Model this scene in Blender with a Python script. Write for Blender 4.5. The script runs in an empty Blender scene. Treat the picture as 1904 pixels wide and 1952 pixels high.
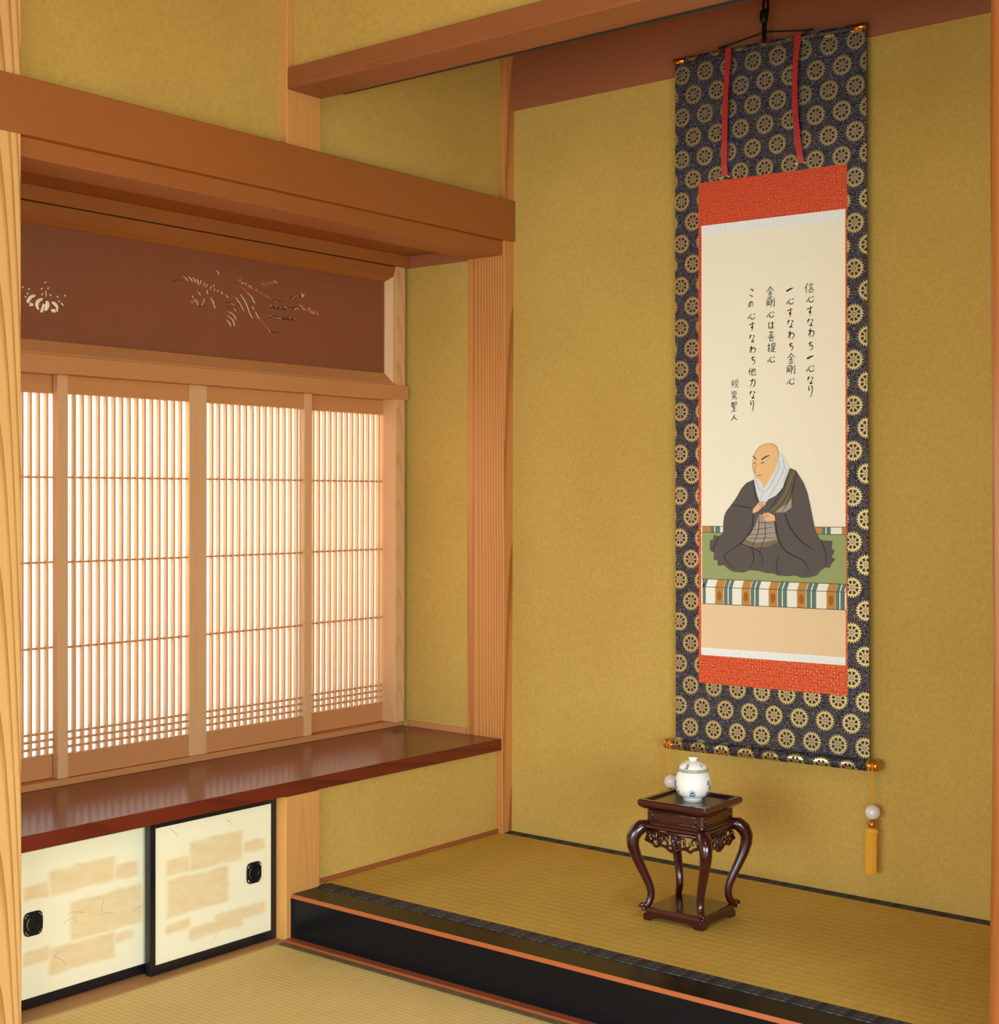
import bpy, bmesh, math, random
from mathutils import Vector, Matrix
C = bpy.context.scene.collection
R = math.radians
# ---------------------------------------------------------------- camera, sky, lamps, exposure
cam = bpy.data.objects.new('camera', bpy.data.cameras.new('camera')); C.objects.link(cam)
cam.data.sensor_fit = 'HORIZONTAL'; cam.data.sensor_width = 36.0; cam.data.lens = 2777.12 / 1904 * 36.0
cam.data.clip_start = 0.05
def aim(o, loc, yaw, pitch, roll):
    cy, sy, cp, sp = math.cos(yaw), math.sin(yaw), math.cos(pitch), math.sin(pitch)
    f = Vector((-sy*cp, cy*cp, sp)); r = Vector((cy, sy, 0)); u = r.cross(f)
    cr, sr = math.cos(roll), math.sin(roll)
    X = r*cr + u*sr; Y = -r*sr + u*cr; Z = -f
    m = Matrix((X, Y, Z)).transposed().to_4x4(); m.translation = Vector(loc); o.matrix_world = m
aim(cam, (2.7868, -2.5528, 1.1486), 0.6798, -0.0122, 0.0032)
bpy.context.scene.camera = cam
sc = bpy.context.scene
sc.view_settings.view_transform = 'Standard'; sc.view_settings.look = 'None'
sc.view_settings.gamma = 1.0; sc.view_settings.use_curve_mapping = False
sc.view_settings.exposure = 0.1
sc.cycles.use_denoising = True
sc.cycles.max_bounces = 8; sc.cycles.diffuse_bounces = 5; sc.cycles.transmission_bounces = 4
sc.cycles.caustics_reflective = False; sc.cycles.caustics_refractive = False
sc.cycles.sample_clamp_indirect = 6.0
w = bpy.data.worlds.new('sky'); sc.world = w; w.use_nodes = True
w.node_tree.nodes['Background'].inputs[0].default_value = (0.85, 0.93, 1.0, 1)
w.node_tree.nodes['Background'].inputs[1].default_value = 0.5
def area(name, loc, target, sx, sy, power, col, spread=180):
    l = bpy.data.lights.new(name, 'AREA'); l.shape = 'RECTANGLE'; l.size = sx; l.size_y = sy; l.energy = power; l.color = col; l.spread = R(spread)
    o = bpy.data.objects.new(name, l); C.objects.link(o); o.location = loc
    o.rotation_euler = (Vector(target) - Vector(loc)).to_track_quat('-Z', 'Y').to_euler(); return o
# daylight outside the lattice window, two added room fill lights, the ceiling lamp
area('window_daylight', (-0.95, 0.1, 1.25), (0, 0.1, 0.95), 2.0, 1.5, 68, (0.88, 1.0, 1.12))
area('room_screen_daylight', (1.6, -4.6, 0.85), (0.9, 0.6, -0.7), 3.0, 1.4, 52, (0.84, 1.02, 1.20), 115)  # unseen fill light added at the rear of the room
area('veranda_daylight', (4.3, -2.1, 0.75), (0.6, -0.1, -0.9), 2.4, 1.2, 69, (0.84, 1.02, 1.20), 115)  # unseen fill light added to brighten the lower left wall and doors
pl = bpy.data.lights.new('ceiling_lamp', 'POINT'); pl.energy = 27; pl.color = (0.88, 1.0, 1.08); pl.shadow_soft_size = 0.24
po = bpy.data.objects.new('ceiling_lamp', pl); C.objects.link(po); po.location = (2.35, -1.55, 2.40)

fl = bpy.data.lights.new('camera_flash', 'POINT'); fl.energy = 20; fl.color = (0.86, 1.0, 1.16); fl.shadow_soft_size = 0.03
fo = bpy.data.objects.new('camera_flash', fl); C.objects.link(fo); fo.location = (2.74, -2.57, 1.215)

# ---------------------------------------------------------------- materials
def srgb(r, g, b):
    f = lambda c: (c/255)/12.92 if c <= 10.3 else (((c/255)+0.055)/1.055)**2.4
    return (f(r), f(g), f(b), 1.0)
class NT:
    def __init__(s, name):
        s.m = bpy.data.materials.new(name); s.m.use_nodes = True; s.t = s.m.node_tree; s.n = s.t.nodes
        s.b = s.n['Principled BSDF']; s.out = s.n['Material Output']
    def new(s, typ, **kw):
        n = s.n.new(typ)
        for k, v in kw.items(): setattr(n, k, v)
        return n
    def link(s, a, b): s.t.links.new(a, b)
    def put(s, sock, v):
        if isinstance(v, (int, float)): sock.default_value = v
        elif isinstance(v, tuple): sock.default_value = v
        else: s.link(v, sock)
    def M(s, op, a, b=0.0, c=None):
        n = s.new('ShaderNodeMath', operation=op); s.put(n.inputs[0], a); s.put(n.inputs[1], b)
        if c is not None: s.put(n.inputs[2], c)
        return n.outputs[0]
    def step(s, v, lo, hi):
        n = s.new('ShaderNodeMapRange', interpolation_type='SMOOTHSTEP'); s.put(n.inputs[0], v)
        n.inputs[1].default_value = lo; n.inputs[2].default_value = hi; return n.outputs[0]
    def coord(s, scale=(1, 1, 1), loc=(0, 0, 0), rot=(0, 0, 0)):
        t = s.new('ShaderNodeTexCoord'); m = s.new('ShaderNodeMapping')
        m.inputs['Location'].default_value = loc; m.inputs['Rotation'].default_value = rot; m.inputs['Scale'].default_value = scale
        s.link(t.outputs['Object'], m.inputs[0]); return m.outputs[0]
    def noise(s, vec, scale, detail=3.0, rough=0.5, dist=0.0):
        n = s.new('ShaderNodeTexNoise'); s.link(vec, n.inputs['Vector']); n.inputs['Scale'].default_value = scale
        n.inputs['Detail'].default_value = detail; n.inputs['Roughness'].default_value = rough; n.inputs['Distortion'].default_value = dist
        return n.outputs['Fac']
    def mix(s, fac, a, b):
        n = s.new('ShaderNodeMix', data_type='RGBA'); s.put(n.inputs[0], fac); s.put(n.inputs[6], a); s.put(n.inputs[7], b); return n.outputs[2]
    def bump(s, h, strength, dist=0.001):
        n = s.new('ShaderNodeBump'); n.inputs['Strength'].default_value = strength; n.inputs['Distance'].default_value = dist
        s.link(h, n.inputs['Height']); s.link(n.outputs[0], s.b.inputs['Normal'])
    def xyz(s, vec):
        n = s.new('ShaderNodeSeparateXYZ'); s.link(vec, n.inputs[0]); return n.outputs
def plain(name, col, rough=0.5, metal=0.0, coat=0.0, spec=0.5):
    k = NT(name); k.b.inputs['Base Color'].default_value = col; k.b.inputs['Roughness'].default_value = rough
    k.b.inputs['Metallic'].default_value = metal; k.b.inputs['Coat Weight'].default_value = coat; k.b.inputs['Coat Roughness'].default_value = 0.08
    k.b.inputs['Specular IOR Level'].default_value = spec
    v = k.coord(); k.bump(k.noise(v, 220.0, 2.0), 0.06, 0.0006); return k.m
def wood(name, light, dark, axis='Z', rough=0.42, lines=0.6, fig=9.0, tilt=0.035, seed=0.0, knot=None, coat=0.0, spec=0.5):
    """long-grained timber: the growth rings are cylinders along AXIS, slightly tilted, so faces show cathedral figures"""
    k = NT(name); i = 'XYZ'.index(axis)
    s = [1, 1, 1]; s[i] = 0.055
    a = [seed*1.7 + 0.11, seed*0.9 + 0.07, seed*1.3 + 0.09]
    r = [tilt, tilt*0.8, 0.0] if axis != 'X' else [0.0, tilt, tilt*0.8]
    v = k.coord(tuple(s), tuple(a), tuple(r))
    n1 = k.noise(v, 2.6, 2.0, 0.5)
    o = k.xyz(k.coord()); ax, pa, pb = o[i], o[(i+1) % 3], o[(i+2) % 3]
    wob = k.M('MULTIPLY', k.M('SUBTRACT', k.noise(v, 5.0, 2.0), 0.5), 0.02)
    da = k.M('ADD', k.M('ADD', pa, k.M('MULTIPLY', ax, tilt)), 0.03 + 0.02*math.sin(seed)); db = k.M('ADD', k.M('ADD', pb, k.M('MULTIPLY', ax, tilt*0.35)), wob)
    rad = k.M('ADD', k.M('SQRT', k.M('ADD', k.M('MULTIPLY', da, da), k.M('MULTIPLY', db, db))), k.M('MULTIPLY', wob, 0.4))
    fr = k.M('FRACT', k.M('MULTIPLY', rad, fig*13.0))
    ring = k.M('MULTIPLY', k.step(fr, 0.45, 0.95), k.M('SUBTRACT', 1.0, k.step(fr, 0.96, 1.0)))
    ring = k.M('MULTIPLY', ring, k.M('ADD', 0.35, n1))
    s2 = [70, 70, 70]; s2[i] = 1.6
    fib = k.noise(k.coord(tuple(s2)), 4.0, 4.0, 0.65)
    big = k.noise(k.coord((1, 1, 1), (seed, 2, 3)), 2.2, 2.0)
    f = k.M('ADD', k.M('MULTIPLY', ring, lines), k.M('MULTIPLY', k.M('SUBTRACT', fib, 0.5), 0.55))
    f = k.M('ADD', f, k.M('MULTIPLY', k.M('SUBTRACT', n1, 0.5), 0.5))
    f = k.M('ADD', f, k.M('MULTIPLY', k.M('SUBTRACT', big, 0.5), 0.35))
    k.link(k.mix(k.step(f, -0.15, 1.0), light, dark), k.b.inputs['Base Color'])
    k.b.inputs['Roughness'].default_value = rough; k.b.inputs['Coat Weight'].default_value = coat; k.b.inputs['Coat Roughness'].default_value = 0.12; k.b.inputs['Specular IOR Level'].default_value = spec
    k.bump(fib, 0.12, 0.0006); return k.m
def plaster():
    k = NT('sand_plaster'); v = k.coord()
    a = k.noise(v, 420.0, 3.0, 0.7); b = k.noise(v, 2.0, 3.0); c = k.noise(v, 90.0, 2.0)
    f = k.M('ADD', k.M('MULTIPLY', a, 0.55), k.M('ADD', k.M('MULTIPLY', b, 0.25), k.M('MULTIPLY', c, 0.2)))
    k.link(k.mix(k.step(f, 0.3, 0.7), PL_D, PL_L), k.b.inputs['Base Color'])
    k.b.inputs['Roughness'].default_value = 0.95; k.b.inputs['Specular IOR Level'].default_value = 0.15
    k.bump(a, 0.5, 0.0012); return k.m
def straw(name, light, dark, pitch=0.0155, gold=0.0):
    """rush mat: ribs run along X, rushes along Y"""
    k = NT(name); v = k.coord(); o = k.xyz(v)
    rib = k.M('SINE', k.M('MULTIPLY', o[1], 2*math.pi/pitch))
    cell = k.M('SINE', k.M('MULTIPLY', o[0], 2*math.pi/0.0062)); alt = k.M('SINE', k.M('MULTIPLY', o[1], math.pi/pitch))
    wv = k.M('MULTIPLY', cell, alt)
    fib = k.noise(k.coord((60, 3, 1)), 6.0, 3.0, 0.6); big = k.noise(v, 3.0, 2.0)
    f = k.M('ADD', k.M('MULTIPLY', rib, 0.09), k.M('MULTIPLY', wv, 0.16))
    f = k.M('ADD', f, k.M('ADD', k.M('MULTIPLY', k.M('SUBTRACT', fib, 0.5), 1.0), k.M('MULTIPLY', k.M('SUBTRACT', big, 0.5), 0.5)))
    k.link(k.mix(k.step(f, -0.55, 0.55), dark, light), k.b.inputs['Base Color'])
    k.b.inputs['Roughness'].default_value = 0.6; k.b.inputs['Specular IOR Level'].default_value = 0.3
    k.bump(k.M('ADD', k.M('MULTIPLY', rib, 0.5), k.M('MULTIPLY', wv, 0.6)), 0.22, 0.0008); return k.m
def border_cloth(name, base, motif, pitch=0.062):
    """woven mat border with a row of small square crests along X"""
    k = NT(name); o = k.xyz(k.coord())
    fx = k.M('ABSOLUTE', k.M('SUBTRACT', k.M('FRACT', k.M('DIVIDE', o[0], pitch)), 0.5))
    blk = k.M('SUBTRACT', 1.0, k.step(fx, 0.33, 0.4))
    wave = k.step(k.M('SINE', k.M('MULTIPLY', o[0], 2*math.pi/(pitch/3))), -0.2, 0.6)
    wy = k.step(k.M('SINE', k.M('MULTIPLY', o[1], 2*math.pi/0.02)), -0.3, 0.5)
    f = k.M('MULTIPLY', blk, k.M('ADD', 0.25, k.M('MULTIPLY', k.M('MULTIPLY', wave, wy), 0.75)))
    k.link(k.mix(f, base, motif), k.b.inputs['Base Color']); k.b.inputs['Roughness'].default_value = 0.7
    k.bump(k.noise(k.coord(), 900.0), 0.3, 0.0005); return k.m
def brocade(name, ground, gold, curl, inner):
    """navy silk with staggered rows of gold toothed wheels; the gold thread is metallic"""
    k = NT(name); o = k.xyz(k.coord()); PX, PZ = 0.0735, 0.1160
    def lat(off):
        X = k.M('SUBTRACT', k.M('DIVIDE', k.M('ADD', o[0], WHX), PX), off); Z = k.M('SUBTRACT', k.M('DIVIDE', k.M('ADD', o[2], WHZ), PZ), off)
        fx = k.M('MULTIPLY', k.M('SUBTRACT', X, k.M('ROUND', X)), PX); fz = k.M('MULTIPLY', k.M('SUBTRACT', Z, k.M('ROUND', Z)), PZ)
        return fx, fz, k.M('ADD', k.M('MULTIPLY', fx, fx), k.M('MULTIPLY', fz, fz))
    ax, az, ad = lat(0.0); bx, bz, bd = lat(0.5)
    sel = k.M('LESS_THAN', bd, ad); inv = k.M('SUBTRACT', 1.0, sel)
    fx = k.M('ADD', k.M('MULTIPLY', ax, inv), k.M('MULTIPLY', bx, sel)); fz = k.M('ADD', k.M('MULTIPLY', az, inv), k.M('MULTIPLY', bz, sel))
    d = k.M('SQRT', k.M('MINIMUM', ad, bd)); th = k.M('ARCTAN2', fz, fx)
    band = lambda a, b: k.M('MULTIPLY', k.M('GREATER_THAN', d, a), k.M('LESS_THAN', d, b))
    c8 = k.M('COSINE', k.M('MULTIPLY', th, 8.0)); c20 = k.M('COSINE', k.M('MULTIPLY', th, 22.0)); c16 = k.M('COSINE', k.M('MULTIPLY', th, 16.0))
    ring = band(0.0178, 0.0226); teeth = k.M('MULTIPLY', band(0.0226, 0.0262), k.M('GREATER_THAN', c20, -0.1))
    spoke = k.M('MULTIPLY', k.M('LESS_THAN', d, 0.0180), k.M('MAXIMUM', k.M('LESS_THAN', d, 0.0098), k.M('GREATER_THAN', c8, k.M('MULTIPLY', k.M('SUBTRACT', d, 0.0108), 75.0))))
    hub = k.M('SUBTRACT', 1.0, band(0.0035, 0.0048))
    wheel = k.M('MULTIPLY', k.M('MAXIMUM', k.M('MAXIMUM', ring, teeth), spoke), hub)
    out = k.M('GREATER_THAN', d, 0.0268)
    v = k.new('ShaderNodeTexVoronoi'); v.inputs['Scale'].default_value = 95.0; v.inputs['Randomness'].default_value = 0.7; k.link(k.coord((1, 0.01, 1)), v.inputs['Vector'])
    cu = k.M('LESS_THAN', k.M('ABSOLUTE', k.M('SUBTRACT', k.M('FRACT', k.M('MULTIPLY', v.outputs['Distance'], 2.6)), 0.55)), 0.12)
    cu = k.M('MULTIPLY', cu, out)
    wv = k.noise(k.coord((1, 0.01, 1)), 900.0, 2.0)
    rim = k.M('MAXIMUM', ring, teeth)
    col = k.mix(wheel, k.mix(cu, ground, curl), k.mix(rim, inner, gold))
    k.link(col, k.b.inputs['Base Color'])
    g = k.M('MAXIMUM', wheel, k.M('MULTIPLY', cu, 0.6))
    k.link(k.M('MULTIPLY', g, 0.92), k.b.inputs['Metallic'])
    k.link(k.M('SUBTRACT', 0.62, k.M('MULTIPLY', g, 0.28)), k.b.inputs['Roughness'])
    k.bump(k.M('ADD', g, k.M('MULTIPLY', wv, 0.9)), 0.35, 0.0005); return k.m
def gold_on(name, ground, gold, amount, cell, metal=0.8):
    """silk with a fine all-over pattern in metallic thread"""
    k = NT(name); v = k.new('ShaderNodeTexVoronoi'); v.inputs['Scale'].default_value = 1/cell; k.link(k.coord((1, 0.01, 1)), v.inputs['Vector']); v.inputs['Randomness'].default_value = 0.35
    m = k.M('LESS_THAN', k.M('ABSOLUTE', k.M('SUBTRACT', v.outputs['Distance'], 0.38)), amount)
    k.link(k.mix(m, ground, gold), k.b.inputs['Base Color']); k.link(k.M('MULTIPLY', m, metal), k.b.inputs['Metallic'])
    k.link(k.M('SUBTRACT', 0.6, k.M('MULTIPLY', m, 0.25)), k.b.inputs['Roughness'])
    wv = k.noise(k.coord((1, 0.01, 1)), 700.0, 2.0); k.bump(k.M('ADD', m, wv), 0.55, 0.0007); return k.m
def paper(name, col, var):
    k = NT(name); v = k.coord(); k.link(k.mix(k.noise(v, 60.0, 4.0), col, var), k.b.inputs['Base Color']); k.b.inputs['Roughness'].default_value = 0.9
    k.b.inputs['Specular IOR Level'].default_value = 0.1; k.bump(k.noise(v, 300.0), 0.1, 0.0004); return k.m
def cloud_paper(name, patches):
    """cream paper with brushed tan blocks (their own shape, a printed pattern)"""
    k = NT(name); o = k.xyz(k.coord()); wob = k.M('MULTIPLY', k.M('SUBTRACT', k.noise(k.coord(), 22.0, 4.0), 0.5), 0.016)
    y = k.M('ADD', o[1], wob); z = k.M('ADD', o[2], wob); tot = None
    for (y0, y1, z0, z1) in patches:
        fy = k.M('MULTIPLY', k.step(y, y0/1000-0.009, y0/1000+0.009), k.M('SUBTRACT', 1.0, k.step(y, y1/1000-0.009, y1/1000+0.009)))
        fz = k.M('MULTIPLY', k.step(z, z0/1000-0.006, z0/1000+0.006), k.M('SUBTRACT', 1.0, k.step(z, z1/1000-0.006, z1/1000+0.006)))
        f = k.M('MULTIPLY', fy, fz); tot = f if tot is None else k.M('MAXIMUM', tot, f)
    tot = k.M('MULTIPLY', tot, k.M('ADD', 0.35, k.M('MULTIPLY', k.noise(k.coord((1, 1, 2.5)), 18.0, 4.0), 0.8)))
    k.link(k.mix(tot, srgb(244, 234, 192), srgb(230, 198, 138)), k.b.inputs['Base Color']); k.b.inputs['Roughness'].default_value = 0.85
    k.b.inputs['Specular IOR Level'].default_value = 0.15; k.bump(k.noise(k.coord(), 250.0), 0.1, 0.0004); return k.m
def shoji_paper():
    k = NT('window_paper'); tr = k.new('ShaderNodeBsdfTranslucent'); tr.inputs[0].default_value = (0.93, 0.9, 0.84, 1)
    di = k.new('ShaderNodeBsdfDiffuse'); di.inputs[0].default_value = (0.85, 0.82, 0.75, 1); mx = k.new('ShaderNodeMixShader')
    k.put(mx.inputs[0], k.M('ADD', 0.22, k.M('MULTIPLY', k.noise(k.coord(), 40.0, 3.0), 0.1))); k.link(tr.outputs[0], mx.inputs[1]); k.link(di.outputs[0], mx.inputs[2]); k.link(mx.outputs[0], k.out.inputs[0]); return k.m

PL_L, PL_D = srgb(208, 171, 86), srgb(182, 143, 64)
M = {}
M['plaster'] = plaster()
M['cedar'] = wood('cedar_straight', srgb(162, 92, 36), srgb(120, 62, 24), 'Y', 0.5, 0.25, 22.0, 0.01)
M['cedar_x'] = wood('cedar_straight_across', srgb(148, 84, 42), srgb(104, 52, 26), 'X', 0.5, 0.25, 22.0, 0.01, 3.0)
M['cedar_dark'] = wood('cedar_board', srgb(138, 78, 46), srgb(98, 50, 28), 'Y', 0.55, 0.2, 30.0, 0.01, 5.0)
M['cedar_board_x'] = wood('cedar_board_across', srgb(160, 92, 56), srgb(120, 64, 38), 'X', 0.55, 0.2, 30.0, 0.01, 6.0)
M['post'] = wood('cypress_post', srgb(228, 176, 102), srgb(168, 104, 46), 'Z', 0.42, 0.7, 13.0, 0.020, 1.0)
M['post_b'] = wood('cypress_post_corner', srgb(206, 138, 70), srgb(150, 82, 36), 'Z', 0.42, 0.8, 8.0, 0.013, 2.0)
M['post_c'] = wood('cypress_post_front', srgb(212, 150, 78), srgb(180, 114, 52), 'Z', 0.42, 0.3, 20.0, 0.01, 7.0)
M['log'] = wood('polished_log', srgb(182, 108, 52), srgb(146, 76, 32), 'Z', 0.3, 0.2, 10.0, 0.02, 4.0)
M['lattice_wood'] = wood('lattice_cedar', srgb(222, 172, 116), srgb(180, 122, 70), 'Z', 0.5, 0.35, 18.0, 0.03, 8.0)
M['rail_wood'] = wood('rail_cedar', srgb(202, 138, 80), srgb(166, 100, 54), 'Y', 0.5, 0.25, 20.0, 0.01, 9.0)
M['shelf'] = wood('stained_shelf', srgb(112, 42, 22), srgb(70, 22, 14), 'Y', 0.2, 0.5, 9.0, 0.05, 10.0, spec=0.4)
M['lacquer'] = plain('black_lacquer', (0.006, 0.006, 0.007, 1), 0.25, 0, 0.0, 0.15)
M['lacquer_frame'] = plain('black_lacquer_frame', (0.006, 0.006, 0.008, 1), 0.3, 0, 0.2)
M['edge'] = wood('lacquer_edge_wood', srgb(172, 86, 38), srgb(152, 72, 30), 'X', 0.4, 0.15, 20.0, 0.01, 11.0)
M['base_red'] = wood('base_strip_wood', srgb(158, 80, 42), srgb(124, 58, 30), 'X', 0.45, 0.2, 20.0, 0.01, 12.0)
M['sill'] = wood('floor_sill_wood', srgb(178, 128, 72), srgb(140, 94, 50), 'Y', 0.55, 0.2, 20.0, 0.01, 13.0)
M['tatami'] = straw('rush_mat', srgb(238, 212, 136), srgb(214, 182, 100))
M['tatami_b'] = straw('rush_mat_alcove', srgb(222, 188, 88), srgb(184, 146, 54), 0.031)
M['heri'] = border_cloth('mat_border_navy', srgb(20, 22, 28), srgb(84, 82, 78))
M['heri_g'] = border_cloth('mat_border_green', srgb(104, 92, 50), srgb(120, 106, 58))
M['paper_win'] = shoji_paper()
M['dark'] = plain('dark_stain', srgb(38, 24, 16), 0.6)
M['iron'] = plain('black_iron', (0.012, 0.011, 0.010, 1), 0.45, 0.6)
M['pull'] = plain('black_pull', (0.01, 0.011, 0.013, 1), 0.35, 0.5)
M['silver'] = plain('pull_inlay', srgb(200, 190, 150), 0.35, 0.8)
WHX, WHZ = -0.0184, -1.1499
M['brocade'] = brocade('wheel_brocade', srgb(27, 23, 40), srgb(230, 216, 150), srgb(120, 110, 104), srgb(208, 192, 148))
M['red'] = gold_on('red_gold_silk', srgb(216, 50, 34), srgb(255, 190, 70), 0.04, 0.0085)
M['ribbon'] = gold_on('red_ribbon_silk', srgb(180, 20, 36), srgb(240, 120, 40), 0.03, 0.006)
M['white'] = gold_on('white_silk', srgb(252, 250, 240), srgb(222, 224, 212), 0.045, 0.007, 0.0)
M['screen'] = paper('screen_paper', srgb(228, 222, 206), srgb(220, 213, 196))  # pale tone for the unseen walls, chosen to whiten the bounced light
M['spaper'] = paper('painting_silk', srgb(252, 242, 214), srgb(248, 236, 204))
M['gold'] = plain('gilt_metal', srgb(226, 160, 50), 0.22, 1.0)
M['amber'] = plain('amber_cap', srgb(206, 130, 30), 0.16, 0.7, 0.5)
M['yellow'] = plain('yellow_silk', srgb(226, 160, 22), 0.6)
M['ball'] = plain('white_stone', srgb(232, 222, 208), 0.15, 0, 0.4)
M['rosewood'] = wood('rosewood', srgb(56, 11, 13), srgb(26, 5, 7), 'Z', 0.2, 0.4, 12.0, 0.02, 14.0, coat=0.5)
M['porcelain'] = plain('porcelain', srgb(240, 234, 216), 0.1, 0, 0.5)
M['celadon'] = plain('celadon_band', srgb(158, 166, 140), 0.14, 0, 0.5)
M['blue'] = plain('cobalt', srgb(74, 98, 146), 0.15, 0, 0.5)
M['carve_c'] = plain('carving_pale', srgb(255, 240, 200), 0.6)  # pale, orange and dark strokes paint the light seen through cut openings
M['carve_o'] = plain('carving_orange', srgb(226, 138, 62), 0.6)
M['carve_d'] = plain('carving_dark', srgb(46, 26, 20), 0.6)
def paint(n, *c): M[n] = plain('paint_' + n, srgb(*c), 0.9, 0, 0, 0.1)
for n, c in dict(mat=(158, 168, 108), robe=(100, 92, 86), stole=(122, 112, 82), stole_grey=(170, 156, 146), lap=(172, 158, 142), lap_hem=(130, 118, 90), ground=(238, 206, 160), scarf=(228, 230, 224), head=(242, 196, 136),
                 hand_a=(240, 188, 142), hand_b=(240, 190, 142), ink=(46, 42, 40), brownline=(112, 66, 52), lip=(204, 96, 84), blue=(150, 168, 196), edge=(76, 86, 78), w=(244, 240, 218), b=(198, 140, 70), g=(104, 128, 114), k=(112, 124, 96), text=(52, 44, 36), fibre=(182, 146, 100), crest=(170, 104, 40)).items(): paint('p_' + n, *c)

# ---------------------------------------------------------------- mesh helpers
def mkbox(bm, x0, x1, y0, y1, z0, z1, mi=0):
    v = [bm.verts.new(p) for p in ((x0,y0,z0),(x1,y0,z0),(x1,y1,z0),(x0,y1,z0),(x0,y0,z1),(x1,y0,z1),(x1,y1,z1),(x0,y1,z1))]
    for f in ((3,2,1,0),(4,5,6,7),(0,1,5,4),(1,2,6,5),(2,3,7,6),(3,0,4,7)):
        bm.faces.new([v[i] for i in f]).material_index = mi
def box(x0, x1, y0, y1, z0, z1, bev=0.0015):
    bm = bmesh.new(); mkbox(bm, x0, x1, y0, y1, z0, z1)
    if bev: bmesh.ops.bevel(bm, geom=bm.edges[:], offset=bev, segments=2, affect='EDGES', profile=0.6)
    return bm
def prism(pts, axis, a, b):
    """closed outline PTS (2-D) extruded along AXIS from a to b; 2-D order: X->(y,z) Y->(x,z) Z->(x,y)"""
    bm = bmesh.new()
    P = lambda p, t: {'X': (t, p[0], p[1]), 'Y': (p[0], t, p[1]), 'Z': (p[0], p[1], t)}[axis]
    A = [bm.verts.new(P(p, a)) for p in pts]; B = [bm.verts.new(P(p, b)) for p in pts]; n = len(pts)
    bm.faces.new(A); bm.faces.new(B[::-1])
    for i in range(n): bm.faces.new((A[i], B[i], B[(i+1) % n], A[(i+1) % n]))
    bmesh.ops.recalc_face_normals(bm, faces=bm.faces[:]); return bm
def lathe(prof, c=(0, 0, 0), seg=40, bm=None, axis='Z'):
    bm = bm or bmesh.new(); rings = []
    for r, z in prof:
        row = []
        for i in range(seg):
            t = 2*math.pi*i/seg
            p = (c[0]+r*math.cos(t), c[1]+r*math.sin(t), c[2]+z) if axis == 'Z' else (c[0]+z, c[1]+r*math.cos(t), c[2]+r*math.sin(t))
            row.append(bm.verts.new(p))
        rings.append(row)
    for a, b in zip(rings, rings[1:]):
        for i in range(seg): bm.faces.new((a[i], a[(i+1) % seg], b[(i+1) % seg], b[i]))
    bm.faces.new(rings[0][::-1]); bm.faces.new(rings[-1])
    bmesh.ops.recalc_face_normals(bm, faces=bm.faces[:]); return bm
def tube(pts, rad, seg=10, bm=None, flat=1.0):
    bm = bm or bmesh.new(); pts = [Vector(p) for p in pts]; n = len(pts)
    rad = rad if isinstance(rad, (list, tuple)) else [rad]*n
    rings = []; prev = None
    for i, p in enumerate(pts):
        t = (pts[min(i+1, n-1)] - pts[max(i-1, 0)]).normalized()
        if prev is None: prev = t.orthogonal().normalized()
        u = (prev - t*prev.dot(t)).normalized(); v = t.cross(u); prev = u
        rings.append([bm.verts.new(p + (u*math.cos(2*math.pi*k/seg) + v*math.sin(2*math.pi*k/seg)*flat)*rad[i]) for k in range(seg)])
    for a, b in zip(rings, rings[1:]):
        for i in range(seg): bm.faces.new((a[i], a[(i+1) % seg], b[(i+1) % seg], b[i]))
    bm.faces.new(rings[0][::-1]); bm.faces.new(rings[-1])
    bmesh.ops.recalc_face_normals(bm, faces=bm.faces[:]); return bm
def smoothpath(pts, k=6):
    pts = [Vector(p) for p in pts]; out = []
    for i in range(len(pts)-1):
        p0, p1, p2, p3 = pts[max(i-1, 0)], pts[i], pts[i+1], pts[min(i+2, len(pts)-1)]
        for j in range(k):
            t = j/k; out.append(0.5*((2*p1) + (p2-p0)*t + (2*p0-5*p1+4*p2-p3)*t*t + (3*p1-p0-3*p2+p3)*t*t*t))
    out.append(pts[-1]); return out
def setp(o, label=None, cat=None, group=None, kind=None):
    for a, b in (('label', label), ('category', cat), ('group', group), ('kind', kind)):
        if b: o[a] = b
    return o
ORG = {}
def empty(name, loc, label, cat, group=None, rz=0.0):
    o = bpy.data.objects.new(name, None); C.objects.link(o); o.location = loc; o.rotation_euler = (0, 0, rz); o.empty_display_size = 0.05
    ORG[o.name] = Vector(loc); return setp(o, label, cat, group)
def mk(name, bm, mats, parent=None, smooth=False, local=False):
    """one mesh object; the mesh is given in world coordinates (local=True: in its thing's own)"""
    me = bpy.data.meshes.new(name); o = bpy.data.objects.new(name, me); C.objects.link(o)
    if parent is not None:
        o.parent = parent; org = ORG[parent.name]
    else:
        lo = [min(v.co[i] for v in bm.verts) for i in range(3)]; hi = [max(v.co[i] for v in bm.verts) for i in range(3)]
        org = Vector(((lo[0]+hi[0])/2, (lo[1]+hi[1])/2, lo[2])); o.location = org
    if not local: bmesh.ops.translate(bm, verts=bm.verts[:], vec=-org)
    ORG[o.name] = Vector(org)
    for f in bm.faces: f.smooth = smooth
    bm.to_mesh(me); bm.free()
    for m in (mats if isinstance(mats, (list, tuple)) else [mats]): me.materials.append(m)
    return o
def struct(name, bm, mat, label, cat, smooth=False): return setp(mk(name, bm, mat, None, smooth), label, cat, None, 'structure')

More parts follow.
